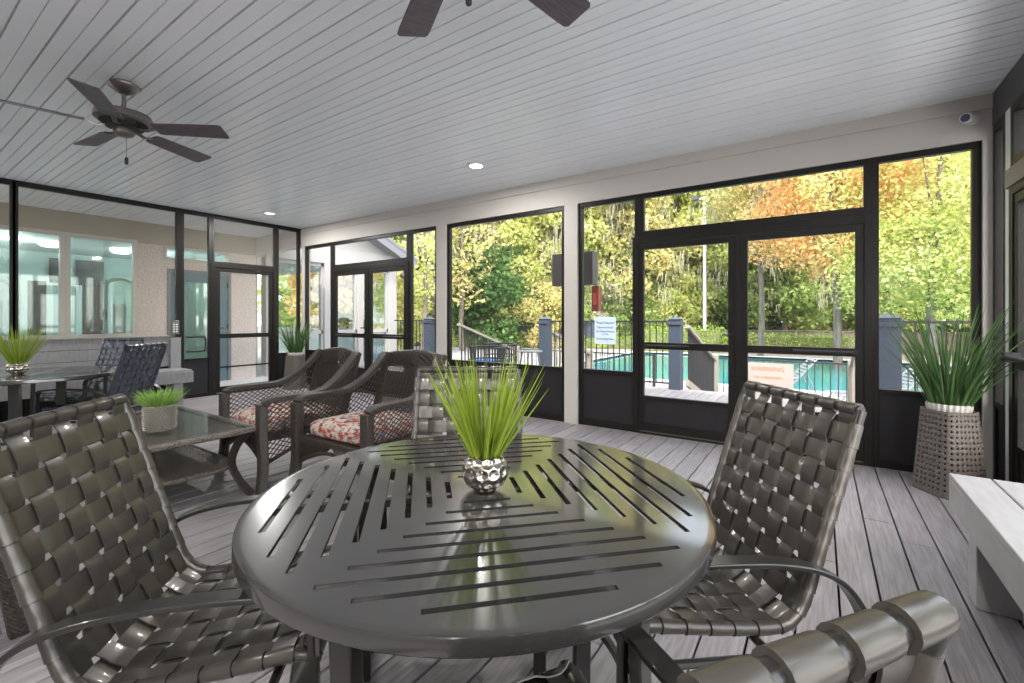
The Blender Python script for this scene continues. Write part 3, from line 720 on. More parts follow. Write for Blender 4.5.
# tall woven planters: a square-section basket tapering upward, pierced by rows of holes, around a ribbed pot
def make_planter(h=.58, rb=.168, rt=.128, nrow=16, ncol=32, rounded=.45, drop=0):
    e = empty('tall_planter'); vs = []; fs = []; NJ = ncol*5; NI = nrow*5
    def rad(a):       # rounded square
        c, s = abs(math.cos(a)), abs(math.sin(a)); p = 5; return 1/((c**p+s**p)**(1/p))
    def P(i, j, off=0):
        t = i/NI; a = 2*PI*j/NJ; r = (rb+(rt-rb)*t)*rad(a)/1.06-off; return (r*math.cos(a), r*math.sin(a), t*h)
    b = MB()
    for i in range(NI+1):
        for j in range(NJ): vs.append(P(i, j))
    for i in range(NI):
        for j in range(NJ):
            ci, cj = i%5, j%5
            if ci in (1,2) and cj in (1,2) and 2 < i < NI-3: continue
            fs.append((i*NJ+j, i*NJ+(j+1)%NJ, (i+1)*NJ+(j+1)%NJ, (i+1)*NJ+j))
    b.add(vs, fs); o = b.build('basket', M['basket'], e, ang=60); sm = o.modifiers.new('s','SOLIDIFY'); sm.thickness = .006; sm.offset = -1
    MB().lathe([(rb*.8,.02),(rt*.86,h-.03),(rt*.80,h-.03)], n=32, cap=False).build('liner', M['dark'], e)
    p = MB(); vs = []; n = 96
    for r, z in ((rt*.72,h-.03),(rt*.9,h+.0),(rt*.93,h+.03),(rt*.90,h+.045),(rt*.80,h+.04),(rt*.78,h-.0)):
        for j in range(n): q = 1+(.035 if j%4 < 2 else -.02); a = 2*PI*j/n; vs.append((r*q*math.cos(a), r*q*math.sin(a), z))
    fs = [(i*n+j, i*n+(j+1)%n, (i+1)*n+(j+1)%n, (i+1)*n+j) for i in range(5) for j in range(n)]; fs.append(tuple(5*n+j for j in range(n)))
    p.add(vs, fs); p.build('inner_pot', M['potwhite'], e, ang=30)
    return e
e = make_planter(); e.location = (.745, 4.34, 0); e.rotation_euler = (0,0,.62)
tag(e, 'tall tapering brown woven planter of dark green reeds in the right corner', 'planter')
blades(170, .86, .36, .016, .10, 11, z0=.55, droop=.35, hvar=.5).build('reed_leaves', M['reed'], e)
e = make_planter(rounded=.2); e.location = (-7.52, 4.36, 0); e.rotation_euler = (0,0,.3)
tag(e, 'tall woven planter of dark green reeds in the far left corner behind the wicker armchair', 'planter')
blades(130, .72, .32, .016, .09, 12, z0=.55, droop=.3, hvar=.5).build('reed_leaves', M['reed'], e)

# ------------------------------------------------------------------ wicker
def lattice(P, nu, nv, th, rad=.0028, diag=True, n=4, sub=1, both=True):
    """crossed strands over a patch P(u,v) of aspect nu:nv"""
    b = MB(); d = th
    def line(p0, p1):
        k = max(2, int(math.hypot((p1[0]-p0[0])*nu, (p1[1]-p0[1])*nv)/2)*sub+1); pts = []
        for i in range(k+1):
            t = i/k; pts.append(P(p0[0]+(p1[0]-p0[0])*t, p0[1]+(p1[1]-p0[1])*t))
        b.sweep(pts, rad, n=n, caps=False, up=(.31,.2,.93))
    c = -nv
    while c < nu:      # strands rising to the right: x - y = c
        x0 = max(0, c); y0 = x0-c; x1 = min(nu, c+nv); y1 = x1-c
        if x1-x0 > .3: line((x0/nu, y0/nv), (x1/nu, y1/nv))
        if both and x1-x0 > .3: line((1-x0/nu, y0/nv), (1-x1/nu, y1/nv))
        c += 1
    return b
def make_wicker_chair():
    e = empty('wicker_armchair')
    armL = lambda sx: bez([(sx*.335,.33,.60),(sx*.345,.27,.625),(sx*.345,.12,.625),(sx*.335,-.04,.635),(sx*.31,-.16,.70),(sx*.29,-.25,.78),(sx*.285,-.32,.86),(sx*.28,-.35,.895)], 6)
    for sx in (-1,1):
        a = armL(sx)
        MB().sweep(a, .082, .034, up=(0,.25,1)).build('arm', M['wicker'], e, bevel=.010)
        MB().sweep(bez([(sx*.335,.335,.60),(sx*.335,.335,.40),(sx*.345,.33,.20),(sx*.365,.35,0)],5), .068, .055, up=(0,1,0), wf=lambda q: 1-.25*q).build('leg', M['wicker'], e, bevel=.008)
        MB().sweep(bez([(sx*.275,-.30,.42),(sx*.285,-.32,.2),(sx*.30,-.36,0)],5), .05, .05, up=(0,1,0)).build('leg', M['wicker'], e, bevel=.008)
        def P(u, v, sx=sx):
            y = .31-.60*u; i = min(range(len(a)), key=lambda k: abs(a[k].y-y)); top = a[i].z-.015; xt = a[i].x
            bot = .20+.09*math.sin(PI*min(1,u*1.05)); return Vector((xt*(1-.0)+0*v, y, bot+(top-bot)*v))
        b = lattice(P, 15, 11, .0, rad=.0036); b.sweep([P(t/12,0) for t in range(13)], .014, n=8); b.build('side_panel', M['wicker'], e)
    # back: posts, arched head band, fine mesh panel
    def Bk(u, v): # u -1..1 , v 0..1 height
        z = .40+v*.55; y = -.235-.135*v; return Vector((u*(.27+.01*v), y-.03*(1-u*u), z))
    h = MB(); vs = []; NN = 24
    for i in range(NN+1):
        u = -1+2*i/NN; top = .885+.035*(1-u*u); 
        for z, dy in ((top-.11,.012),(top-.005,.016),(top+.006,0),(top-.005,-.016),(top-.11,-.012)):
            vv = (z-.40)/.55; p = Bk(u, vv); vs.append((p.x*1.06, p.y+dy, z))
    fs = [(i*5+j, i*5+(j+1)%5, (i+1)*5+(j+1)%5, (i+1)*5+j) for i in range(NN) for j in range(5)]
    fs += [(4,3,2,1,0), tuple(NN*5+j for j in range(5))]
    h.add(vs, fs)
    for i in range(17):
        for sx in (-1,1):
            u = .04+i*.043; z0 = .79; h.sweep([Vector((sx*u*.29, Bk(u,.71).y+.014, z0)), Vector((sx*min(1,u+.13)*.29, Bk(min(1,u+.13),.88).y+.014, z0+.10))], .0045, n=5)
    h.build('head_band', M['wicker'], e, ang=50)
    for sx in (-1,1): MB().sweep([Bk(sx,v/6*.88) for v in range(7)], .05, .035, up=(0,1,0)).build('back_post', M['wicker'], e, bevel=.006)
    lattice(lambda u,v: Bk(-1+2*u, v*.72), 27, 20, 0, rad=.0030).build('back_panel', M['wicker'], e)
    b = MB(); b.box((-.31,-.27,.335),(.31,.33,.375)); b.build('seat_base', M['wicker'], e, bevel=.008)
    def A(u, v):
        bot = .20+.10*math.sin(PI*u); return Vector((-.32+.64*u, .325, bot+(.345-bot)*v))
    b = MB()
    for i in range(30):
        u0 = i/30; 
        for sx in (1,):
            ua = .5-.5*u0; ub = .5+.5*u0; 
            for uu, s in ((ua,-1),(ub,1)): b.sweep([A(uu,1), A(min(1,max(0,uu+s*.10)), .0)], .0045, n=5)
    b.sweep([A(t/16,0) for t in range(17)], .013, n=8); b.build('front_apron', M['wicker'], e)
    # cushion
    n = 18; vs = []; 
    def sq(u, p=10): return (abs(math.cos(u))**(2/p)*(1 if math.cos(u) >= 0 else -1), abs(math.sin(u))**(2/p)*(1 if math.sin(u) >= 0 else -1))
    c = MB(); NU = 64; prof = [(.001,.375),(.90,.375),(.985,.39),(1,.42),(.985,.452),(.95,.468),(.8,.482),(.5,.49),(.001,.492)]
    for r, z in prof:
        for j in range(NU): cx_, cy_ = sq(2*PI*j/NU); vs.append((.285*r*cx_, .03+.275*r*cy_, z))
    fs = [(i*NU+j, i*NU+(j+1)%NU, (i+1)*NU+(j+1)%NU, (i+1)*NU+j) for i in range(len(prof)-1) for j in range(NU)]
    c.add(vs, fs); cu = c.build('seat_cushion', M['floral'], e, ang=60)
    p = MB(); p.sweep([(.285*.99*sq(2*PI*j/NU)[0], .03+.275*.99*sq(2*PI*j/NU)[1], .452) for j in range(NU+1)], .005, n=6); p.build('piping', M['floral'], cu)
    return e
w0 = make_wicker_chair(); index_kids()
for i, (x, y, a, lab) in enumerate([(-3.52,2.02,6,'brown wicker armchair with floral cushion, farther left of the pair by the coffee table'),
                                (-2.70,2.17,-2,'brown wicker armchair with floral cushion, right of the pair behind the round table'),
                                (-2.95,-.02,0,'brown wicker armchair mostly outside the left edge, only its front leg showing')]):
    o = w0 if i == 0 else copy_tree(w0)
    back = i < 2
    o.rotation_euler = (0,0,PI-math.radians(a) if back else 0); o.location = (x, y, 0); o.scale = (1.1,1.12,1.04)
    tag(o, lab, 'armchair', 'wicker armchairs around the coffee table')
# coffee table
e = empty('wicker_coffee_table', (-3.86, 1.27, 0)); tag(e, 'rectangular brown wicker coffee table with glass top and lower shelf', 'coffee table')
hx, hy = .64, .31
b = MB().sweep([(-hx,-hy,.455),(hx,-hy,.455)], .055, .035).sweep([(-hx,hy,.455),(hx,hy,.455)], .055, .035).sweep([(-hx,-hy,.455),(-hx,hy,.455)], .055, .035).sweep([(hx,-hy,.455),(hx,hy,.455)], .055, .035)
b.build('rolled_frame', M['wickertop'], e, bevel=.012)
bx((-hx+.03,-hy+.03,.440),(hx-.03,hy-.03,.452)).build('woven_top', M['wickertop'], e, smooth=False)
bx((-hx+.01,-hy+.01,.4735),(hx-.01,hy-.01,.4785)).build('glass_sheet', M['glasstop'], e, smooth=False)
for sx in (-1,1):
    for sy in (-1,1):
        MB().sweep(bez([(sx*(hx-.03),sy*(hy-.03),.44),(sx*(hx-.11),sy*(hy-.07),.34),(sx*(hx-.14),sy*(hy-.09),.22),(sx*(hx-.10),sy*(hy-.06),.10),(sx*(hx-.03),sy*(hy-.01),0)],6), .042, .042, up=(0,1,0)).build('leg', M['wicker'], e, bevel=.008)
b = MB(); pts = [((hx-.11)*a_, (hy-.04)*b_) for a_, b_ in [(math.copysign(abs(math.cos(t))**.5,math.cos(t)), math.copysign(abs(math.sin(t))**.5,math.sin(t))) for t in [2*PI*k/40 for k in range(40)]]]
b.prism(pts, .185, .205); b.sweep([(p[0],p[1],.195) for p in pts+[pts[0]]], .018, n=8)
b.build('lower_shelf', M['wickertop'], e)

# ------------------------------------------------------------------ benches
e = empty('built_in_bench', (-7.62, 2.75, 0)); tag(e, 'long grey board bench with a board back along the left screens', 'bench')
def lb(name, a, b2, m='bench', par=None): return bx(a, b2).build(name, M[m], par or e, bevel=.004)
for k in range(3): lb('seat_board', (-.20+k*.155-.02, -5.4, .46), (-.20+k*.155+.128, 0, .49))
lb('front_fascia', (.225, -5.4, .31), (.25, .015, .465)); lb('end_fascia', (-.20, 0, .31), (.225, .02, .465))
for y in (-.12, -1.9, -3.7, -5.0): lb('leg', (.08, y-.09, 0), (.215, y+.02, .46))
for y in (-.12, -3, -5.0): lb('leg', (-.20, y-.07, 0), (-.14, y+.02, .46))
for k in range(3): lb('back_board', (-.245, -5.4, .52+k*.145), (-.215, -.12, .655+k*.145))
lb('back_post', (-.25, -.12, 0), (-.17, .01, .93))
lb('back_cap', (-.27, -5.4, .945), (-.19, -.12, .965))
e = empty('built_in_bench', (.775, 2.97, 0)); tag(e, 'pale grey board bench running along the right screens at lower right', 'bench')
def rb_(name, a, b2, m='benchR'): return bx(a, b2).build(name, M[m], e, bevel=.004)
rb_('front_fascia', (-.265, -3.6, .32), (-.24, .0, .45)); rb_('end_fascia', (-.24, -.025, .32), (.255, 0, .45))
rb_('seat_board', (-.265, -3.6, .452), (-.125, .0, .478)); rb_('seat_board', (-.118, -3.6, .452), (.06, .0, .478)); rb_('seat_board', (.067, -3.6, .452), (.255, .0, .478))
for y in (-.24, -1.8, -3.4): rb_('leg', (-.235, y-.07, 0), (-.10, y+.05, .45)); rb_('leg', (.15, y-.07, 0), (.24, y+.05, .45))

# ------------------------------------------------------------------ outside: deck, rails, stairs
struct(boards(-9.4, 3.2, BWY+.12, 8.15, -.01, seed=4).build('floor_deck', M['deck'], smooth=False), 'outer deck boards beyond the screens')
struct(bx((-9.4, BWY+.12, G), (3.2, 8.10, -.06)).build('floor_deck_underside', M['dark'], smooth=False))
def post(x, y, z0, z1, m='bluepost', w=.2, cap=True, lab='', grp='blue grey deck posts'):
    e = empty('deck_post', (x, y, z0)); tag(e, lab, 'post', grp)
    bx((-w/2,-w/2,0),(w/2,w/2,z1-z0)).build('shaft', M[m], e, smooth=False, bevel=.006)
    if cap:
        h_ = z1-z0; bx((-w/2-.03,-w/2-.03,h_-.10),(w/2+.03,w/2+.03,h_-.05)).build('collar', M[m], e, smooth=False, bevel=.006)
        MB().add([(-w/2-.02,-w/2-.02,h_),(w/2+.02,-w/2-.02,h_),(w/2+.02,w/2+.02,h_),(-w/2-.02,w/2+.02,h_),(0,0,h_+.05)],[(0,1,4),(1,2,4),(2,3,4),(3,0,4),(3,2,1,0)]).build('cap', M[m], e, smooth=False)
    return e
RY_ = 8.05
post(-4.66, RY_, -.01, 1.20, lab='blue grey capped deck post left of the cream column, near the garden stairs')
post(-2.06, RY_, -.01, 1.20, lab='blue grey capped deck post seen through the left leaf of the near double door')
post(-7.95, RY_, -.01, 1.20, lab='blue grey capped deck post left of the wide screen bay')
post(.62, 6.5, -.01, 1.22, w=.22, lab='blue grey capped deck post right of the near double door')
post(1.52, 6.5, -.01, 1.22, w=.22, lab='blue grey capped deck post behind the reeds of the right planter')
def railing(x0, x1, y, z0, z1, lab, axis='x', grp='black iron railings', pitch=.115, ends=False):
    e = empty('iron_railing', (x0, y, z0)); tag(e, lab, 'railing', grp); n = max(1, round((x1-x0)/pitch)); h_ = z1-z0
    r = MB(); r.box((0,-.02,h_-.03),(x1-x0,.02,h_)); r.build('top_rail', M['iron'], e, smooth=False)
    r = MB(); r.box((0,-.015,.08),(x1-x0,.015,.105)); r.build('bottom_rail', M['iron'], e, smooth=False)
    for i in range(1, n): xx = (x1-x0)*i/n; bx((xx-.008,-.008,.105),(xx+.008,.008,h_-.03)).build('baluster', M['iron'], e, smooth=False)
    if ends:
        for xx in (0.03, x1-x0-.03): bx((xx-.03,-.03,0),(xx+.03,.03,h_+.02)).build('end_post', M['iron'], e, smooth=False)
    return e
railing(-4.55, -2.17, RY_, -.01, 1.17, 'black iron railing behind the pool sign, between two blue grey posts')
railing(-9.2, -8.06, RY_, -.01, 1.17, 'black iron railing left of the left-hand blue grey post')
railing(-7.84, -7.2, RY_, -.01, 1.17, 'short black iron railing beside the far garden stairs')
railing(.74, 1.40, 6.5, -.01, 1.19, 'black iron railing behind the reeds of the right planter')
railing(1.64, 3.1, 6.5, -.01, 1.19, 'black iron railing at far right beyond the last post')
def stairs(x0, x1, lab):
    e = empty('garden_stairs', ((x0+x1)/2, RY_+.1, G)); tag(e, lab, 'stairs', 'wooden stairs down to the pool'); w = (x1-x0)/2; n = 4; run = .62
    for k in range(n):
        z = -G*(n-k)/(n+0)-.0; bx((-w,k*run,z-.2-.04),(w,(k+1)*run,z-.2)).build('tread', M['deck'], e, smooth=False)
        bx((-w,k*run,z-.2-.04-.0),(w,k*run+.03,z-.04)).build('riser', M['stair'], e, smooth=False)
    L_ = n*run
    for sx in (-1,1):
        MB().sweep([(sx*w,0,-G+1.07),(sx*w,L_,1.10)], .09, .05).build('handrail', M['stair'], e, smooth=False)
        MB().sweep([(sx*w,0,-G+.10),(sx*w,L_,.12)], .05, .12).build('stringer', M['stair'], e, smooth=False)
        bx((sx*w-.07,L_-.07,0),(sx*w+.07,L_+.07,1.22)).build('newel_post', M['stair'], e, smooth=False, bevel=.01)
        for i in range(1, 20):
            t = i/20; zz = (-G)*(1-t); bx((sx*w-.012,t*L_-.012,zz+.13),(sx*w+.012,t*L_+.012,zz+1.07)).build('baluster', M['iron' if sx < 0 else 'stair'], e, smooth=False)
    return e
stairs(-7.1, -4.85, 'tan-railed stairs beyond the wide screen bay'); stairs(-1.9, .50, 'tan-railed stairs beyond the near double door')
# low pool fence with the warning sign
railing(-2.3, 2.9, 11.0, G, .33, 'low black pool fence beyond the stairs, behind the cream warning sign', ends=True, pitch=.13)
railing(-9, -3.3, 11.0, G, .33, 'low black pool fence beyond the garden plants', ends=True, pitch=.13)
e = empty('warning_sign', (-.92, 10.93, -.06)); tag(e, 'cream warning sign with red heading hung on the low pool fence', 'sign')
bx((-.47,-.015,-.36),(.47,.0,.33)).build('sign_board', M['signcream'], e, smooth=False)
text('WARNING', .13, M['red'], e, (0,-.018,.20), (PI/2,0,0)); text('NO LIFEGUARD', .07, M['red'], e, (0,-.018,.02), (PI/2,0,0)); text('ON DUTY', .07, M['red'], e, (0,-.018,-.14), (PI/2,0,0))
# pool sign on the deck railing
x_, y_ = -3.33, RY_-.06
e = empty('pool_sign', (x_, y_, .98)); tag(e, 'pale blue pool hours sign on the iron railing left of the double door', 'sign')
bx((-.21,-.01,-.25),(.21,.0,.26)).build('sign_board', M['signblue'], e, smooth=False)
for s, z, sz in (('Pool Hours',.15,.075),('Dawn to Dusk',.065,.055),('No Glass Allowed',-.01,.048),('In The',-.065,.048),('Swimming Pool',-.15,.055)): text(s, sz, M['ink'], e, (0,-.013,z), (PI/2,0,0))
# dark cabinet and red box hung outside behind the column
e = empty('hanging_cabinet', (-2.42, 5.05, 1.62)); tag(e, 'dark grey box hung outside behind the middle cream column', 'cabinet')
bx((-.37,-.06,.0),(.18,.10,.40)).build('housing', M['greybox'], e, smooth=False, bevel=.006); bx((-.02,-.03,-1.62),(.03,.03,.0)).build('support_post', M['iron'], e, smooth=False)
e = empty('red_box', (-2.24, 5.12, 1.30)); tag(e, 'narrow red box below the dark cabinet beside the middle column', 'box')
bx((-.05,-.05,0),(.04,.05,.31)).build('housing', M['redbox'], e, smooth=False, bevel=.008); bx((-.03,-.056,.08),(.02,-.05,.22)).build('front_plate', M['red'], e, smooth=False)
# barrel-back metal patio chairs and table just outside the wide bay
def barrel_chair():
    e = empty('metal_patio_chair'); r = .26
    arc = [(r*math.cos(a), r*math.sin(a)) for a in [math.radians(-30+240*i/24) for i in range(25)]]
    MB().sweep([(x,y,.80) for x,y in arc], .014, n=8).build('back_rim', M['iron'], e)
    MB().sweep([(x,y,.62) for x,y in arc], .010, n=8).build('lower_rim', M['iron'], e)
    b = MB()
    for x,y in arc[::1]: b.sweep([(x,y,.44),(x,y,.80)], .006, n=5)
    b.build('back_slats', M['iron'], e)
    MB().lathe([(.001,.43),(.25,.43),(.26,.44),(.25,.45),(.001,.45)], n=32, cap=False).build('seat', M['iron'], e)
    for a in (45,135,225,315): a = math.radians(a); MB().sweep([(.2*math.cos(a),.2*math.sin(a),.43),(.25*math.cos(a),.25*math.sin(a),0)], .012, n=8).build('leg', M['iron'], e)
    return e
bc = barrel_chair(); index_kids(); bc2 = copy_tree(bc)
bc.location = (-4.05, 5.30, -.01); tag(bc, 'black barrel-back metal chair just outside the wide screen bay', 'chair', 'metal chairs outside the screens')
bc2.location = (-4.35, 6.05, -.01); tag(bc2, 'black barrel-back metal chair behind the nearer one outside the wide screen bay', 'chair', 'metal chairs outside the screens')
e = empty('metal_side_table', (-3.75,6.0,-.01)); tag(e, 'small pale metal table outside right of the barrel-back chairs', 'table')
MB().lathe([(.001,.70),(.19,.70),(.20,.71),(.19,.72),(.001,.72)], n=32, cap=False).build('tabletop', M['alu'], e)
for a in (45,135,225,315): a = math.radians(a); MB().sweep([(.12*math.cos(a),.12*math.sin(a),.72),(.24*math.cos(a),.24*math.sin(a),0)], .014, n=8).build('leg', M['alu'], e)

# ------------------------------------------------------------------ ground, pool
gr = MB()
px0, px1, py0, py1 = -9, 9, 14.9, 26.6
for a in (((-60,8.0),(70,py0)), ((-60,py0),(px0,py1)), ((px1,py0),(70,py1)), ((-60,py1),(70,28.6))): gr.box((a[0][0],a[0][1],G-.3),(a[1][0],a[1][1],G))
struct(gr.build('floor_pool_deck', M['concrete'], smooth=False), 'pale concrete around the pool')
struct(bx((-60,-40,G-.32),(HX-4.2,8.0,G-.01)).build('floor_yard', M['turf'], smooth=False)); struct(bx((3.2,-40,G-.32),(70,8.0,G-.01)).build('floor_yard_bounce', M['coping'], smooth=False)); struct(bx((HX-4.2,-40,G-.32),(3.2,-5.3,G-.01)).build('floor_yard_front', M['concrete'], smooth=False))  # right yard coloured pale to bounce sunlight up to the porch ceiling
struct(bx((-120,28.6,G-.32),(120,160,G-.02)).build('floor_woods', M['soil'], smooth=False), 'leaf litter ground under the woods')
e = empty('swimming_pool', (0,20.7,G)); tag(e, 'turquoise swimming pool beyond the railings', 'pool')
bx((px0,py0-20.7,-1.2),(px1,py1-20.7,-.07)).build('water', M['water'], e, smooth=False)
c = MB()
for a in ((px0-.3,-6.1,px1+.3,-5.8),(px0-.3,5.9,px1+.3,6.2),(px0-.3,-5.8,px0,5.9),(px1,-5.8,px1+.3,5.9)): c.box((a[0],a[1],-.1),(a[2],a[3],.03))
c.build('coping', M['coping'], e, smooth=False, bevel=.01)
# sun loungers by the low fence
def lounger():
    e = empty('pool_lounger')
    for s in (-1,1):
        MB().sweep([(s*.31,-.9,.35),(s*.31,.25,.35)], .02, n=8).sweep([(s*.31,.25,.35),(s*.31,.80,1.02)], .02, n=8).sweep([(s*.31,.55,.70),(s*.31,.85,.0)], .014, n=8).sweep([(s*.31,-.75,.35),(s*.31,-.95,0)], .018, n=8).sweep([(s*.31,.15,.35),(s*.31,.45,0)], .018, n=8).build('side_frame', M['alu'], e)
        MB().sweep([(s*.33,-.1,.35),(s*.33,-.02,.55),(s*.33,.38,.55)], .014, n=8).build('arm', M['alu'], e)
    b = MB()
    for k in range(14): y = -.88+k*.083; b.box((-.30,y,.345),(.30,y+.06,.355))
    b.build('seat_slats', M['sling'], e, smooth=False)
    b = MB()
    for k in range(10): t = (k+.2)/10; p = Vector((0,.25+.55*t,.35+.67*t)); b.sweep([p+Vector((-.3,0,0)),p+Vector((.3,0,0))], .05, .012, up=(0,-.6,.8))
    b.build('back_slats', M['sling'], e, smooth=False); return e
l0 = lounger(); index_kids()
for i, (x,y,a,lab) in enumerate([(1.05,12.6,-70,'pale reclined pool lounger nearest the warning sign'),(1.75,13.2,-66,'pale reclined pool lounger farther right by the pool edge'),(-.9,13.4,-75,'pale reclined pool lounger behind the stair newel')]):
    o = l0 if i == 0 else copy_tree(l0); o.location = (x,y,G); o.rotation_euler = (0,0,math.radians(a)); tag(o, lab, 'lounger', 'pool loungers by the low fence')
e = empty('light_pole', (-4.15, 26.2, G)); 
t_ = 26.0; x_ = (.8263*(699.5-512)/452-.5633)*t_; y_ = (.5633*(699.5-512)/452+.8263)*t_; e.location = (x_, y_+1.4, G)
tag(e, 'tall thin white light pole beyond the pool', 'light pole')
MB().sweep([(0,0,0),(0,0,9.3)], .09, n=12).build('shaft', M['polewhite'], e); MB().sweep([(-.6,0,9.2),(.6,0,9.2)], .04, n=8).build('crossarm', M['polewhite'], e)
for s in (-1,1): bx((s*.5-.2,-.25,9.15),(s*.5+.2,.1,9.4)).build('floodlight', M['greybox'], e, smooth=False)
# blue grey board fence at the left of the woods
def board_fence(x0, y0, x1, y1, h_, m, lab, z=G, grp=None, pitch=.33):
    L_ = math.hypot(x1-x0,y1-y0); e = empty('board_fence',(x0,y0,z), math.atan2(y1-y0,x1-x0)); tag(e,lab,'fence',grp); b = MB(); n = int(L_/pitch)
    for i in range(n): b.box((i*pitch,-.02+(.03 if i%2 else 0),0),((i+1)*pitch-.02,.02+(.03 if i%2 else 0),h_))
    b.build('boards', M[m], e, smooth=False)
    MB().box((0,-.06,h_-.06),(L_,.08,h_)).box((0,-.05,.2),(L_,.0,.3)).build('rails', M[m], e, smooth=False); return e
board_fence(-26, 22.5, -11.5, 28.0, 1.75, 'bluepost', 'blue grey vertical board fence in front of the woods at left')
board_fence(-11.4, 32.5, 14, 34, 1.25, 'bark', 'weathered brown board fence behind the clipped hedge')
# gabled wing of the house past the walkway
def wing():
    e = empty('porch_wing', (HX, 4.9, G)); tag(e, 'gabled white porch wing of the house beyond the far double door', 'building'); z0 = -G
    b = MB(); b.box((-.15,0,z0+2.5),(.05,3.55,z0+2.78)); b.build('wing', M['wing'], e, smooth=False)
    for a, c, m in ((0,.12,'wing'),(1.35,1.5,'wing'),(2.28,2.42,'wing'),(3.27,3.52,'wing')): bx((-.15,a,0),(.05,c,z0+2.5)).build('post', M[m], e, smooth=False, bevel=.004)
    for a, c in ((.12,1.35),(1.5,2.28),(2.42,3.27)):
        f = MB(); fr = .05
        for r in ((a,a+fr,z0,z0+2.5),(c-fr,c,z0,z0+2.5),(a,c,z0+2.42,z0+2.5),(a,c,z0+.85,z0+.93),(a,c,z0,z0+.10)): f.box((-.10,r[0],r[2]),(.0,r[1],r[3]))
        w = f.build('window_frame', M['wing'], e, smooth=False); bx((-.06,a+fr,z0+.1),(-.055,c-fr,z0+2.42)).build('glass_pane', M['glass'], w, smooth=False)
    ry, rz, ez = -.6, z0+2.80+.47*4.4, z0+2.80
    g = MB(); g.prism([(-4.9,ez),(3.6,ez),(ry,ez+.44*4.2)], -.12, -.06, 'yz')
    for k in range(14): z = ez+.12+k*.13; y1 = 3.6-(z-ez)/.44; g.box((-.06,-4.5,z-.006),(-.048,y1,z+.004))
    g.build('gable_siding', M['wing'], e, smooth=False)
    MB().box((-.14,-4.6,ez-.02),(.02,3.65,ez+.10)).build('gable_trim', M['wing'], e, smooth=False)
    MB().sweep([(.30,3.95,ez-.10),(.30,ry,ez+.44*4.55-.0)], .09, .20, up=(0,.4,1)).build('rake_board', M['fascia'], e, smooth=False)
    MB().prism([(4.0,ez-.02),(ry,ez+.44*4.6+.05),(ry,ez+.44*4.6+.13),(4.0,ez+.07)], -7.5, .36, 'yz').build('roof_slope', M['fascia'], e, smooth=False)
    MB().box((-7.4,3.4,0),(-.15,3.5,.9+z0)).build('back_rail_wall', M['wing'], e, smooth=False)
    bx((-7.5,.05,z0-.1),(.05,3.6,z0-.01)).build('porch_floor', M['concrete'], e, smooth=False)
    return e
wing()
e = empty('flood_lamp', (HX+.25, 8.62, 2.35)); tag(e, 'dark twin-head flood lamp under the porch wing eave', 'lamp')
bx((-.05,-.1,.10),(.05,.1,.26)).build('mount', M['greybox'], e, smooth=False, bevel=.01)
for s in (-1,1): MB().lathe([(.04,-.08),(.07,.06),(.075,.09)], n=16).xf(Matrix.Translation((0,s*.13,.05)) @ Matrix.Rotation(s*.8,4,'X') @ Matrix.Rotation(PI,4,'X')).build('lamp_head', M['greybox'], e)
e = empty('storage_bin', (-7.6, 10.0, G)); tag(e, 'blue plastic bin on the pavement beyond the far double door', 'bin')
MB().add([(-.35,-.25,0),(.35,-.25,0),(.35,.25,0),(-.35,.25,0),(-.42,-.3,.8),(.42,-.3,.8),(.42,.3,.8),(-.42,.3,.8)],[(3,2,1,0),(4,5,6,7),(0,1,5,4),(1,2,6,5),(2,3,7,6),(3,0,4,7)]).build('tub', M['bluebin'], e, smooth=False, bevel=.02)
bx((-.45,-.33,.8),(.45,.33,.88)).build('lid', M['bluebin'], e, smooth=False, bevel=.02)

# ------------------------------------------------------------------ planting
LM = {
 'lime': leafmat('lime_leaves', [(.20,.28,.07),(.44,.50,.14),(.66,.67,.26),(.80,.78,.46)], .45),
 'green': leafmat('green_leaves', [(.09,.15,.05),(.20,.30,.08),(.36,.44,.15),(.54,.57,.28)], .4),
 'dark': leafmat('dark_green_leaves', [(.04,.08,.03),(.08,.16,.05),(.17,.27,.09)], .3),
 'gold': leafmat('gold_leaves', [(.28,.30,.09),(.52,.50,.18),(.72,.66,.32),(.66,.48,.24)], .45),
 'orange': leafmat('orange_leaves', [(.40,.40,.12),(.72,.50,.18),(.80,.42,.20),(.80,.64,.34)], .45),
 'tan': leafmat('tan_leaves', [(.30,.28,.20),(.46,.43,.33),(.66,.62,.52)], .4),
 'moss': leafmat('spanish_moss', [(.28,.27,.19),(.46,.44,.33),(.60,.57,.45)], .4),
 'hedge': leafmat('hedge_leaves', [(.13,.24,.04),(.32,.48,.09),(.54,.66,.16)], .35),
}
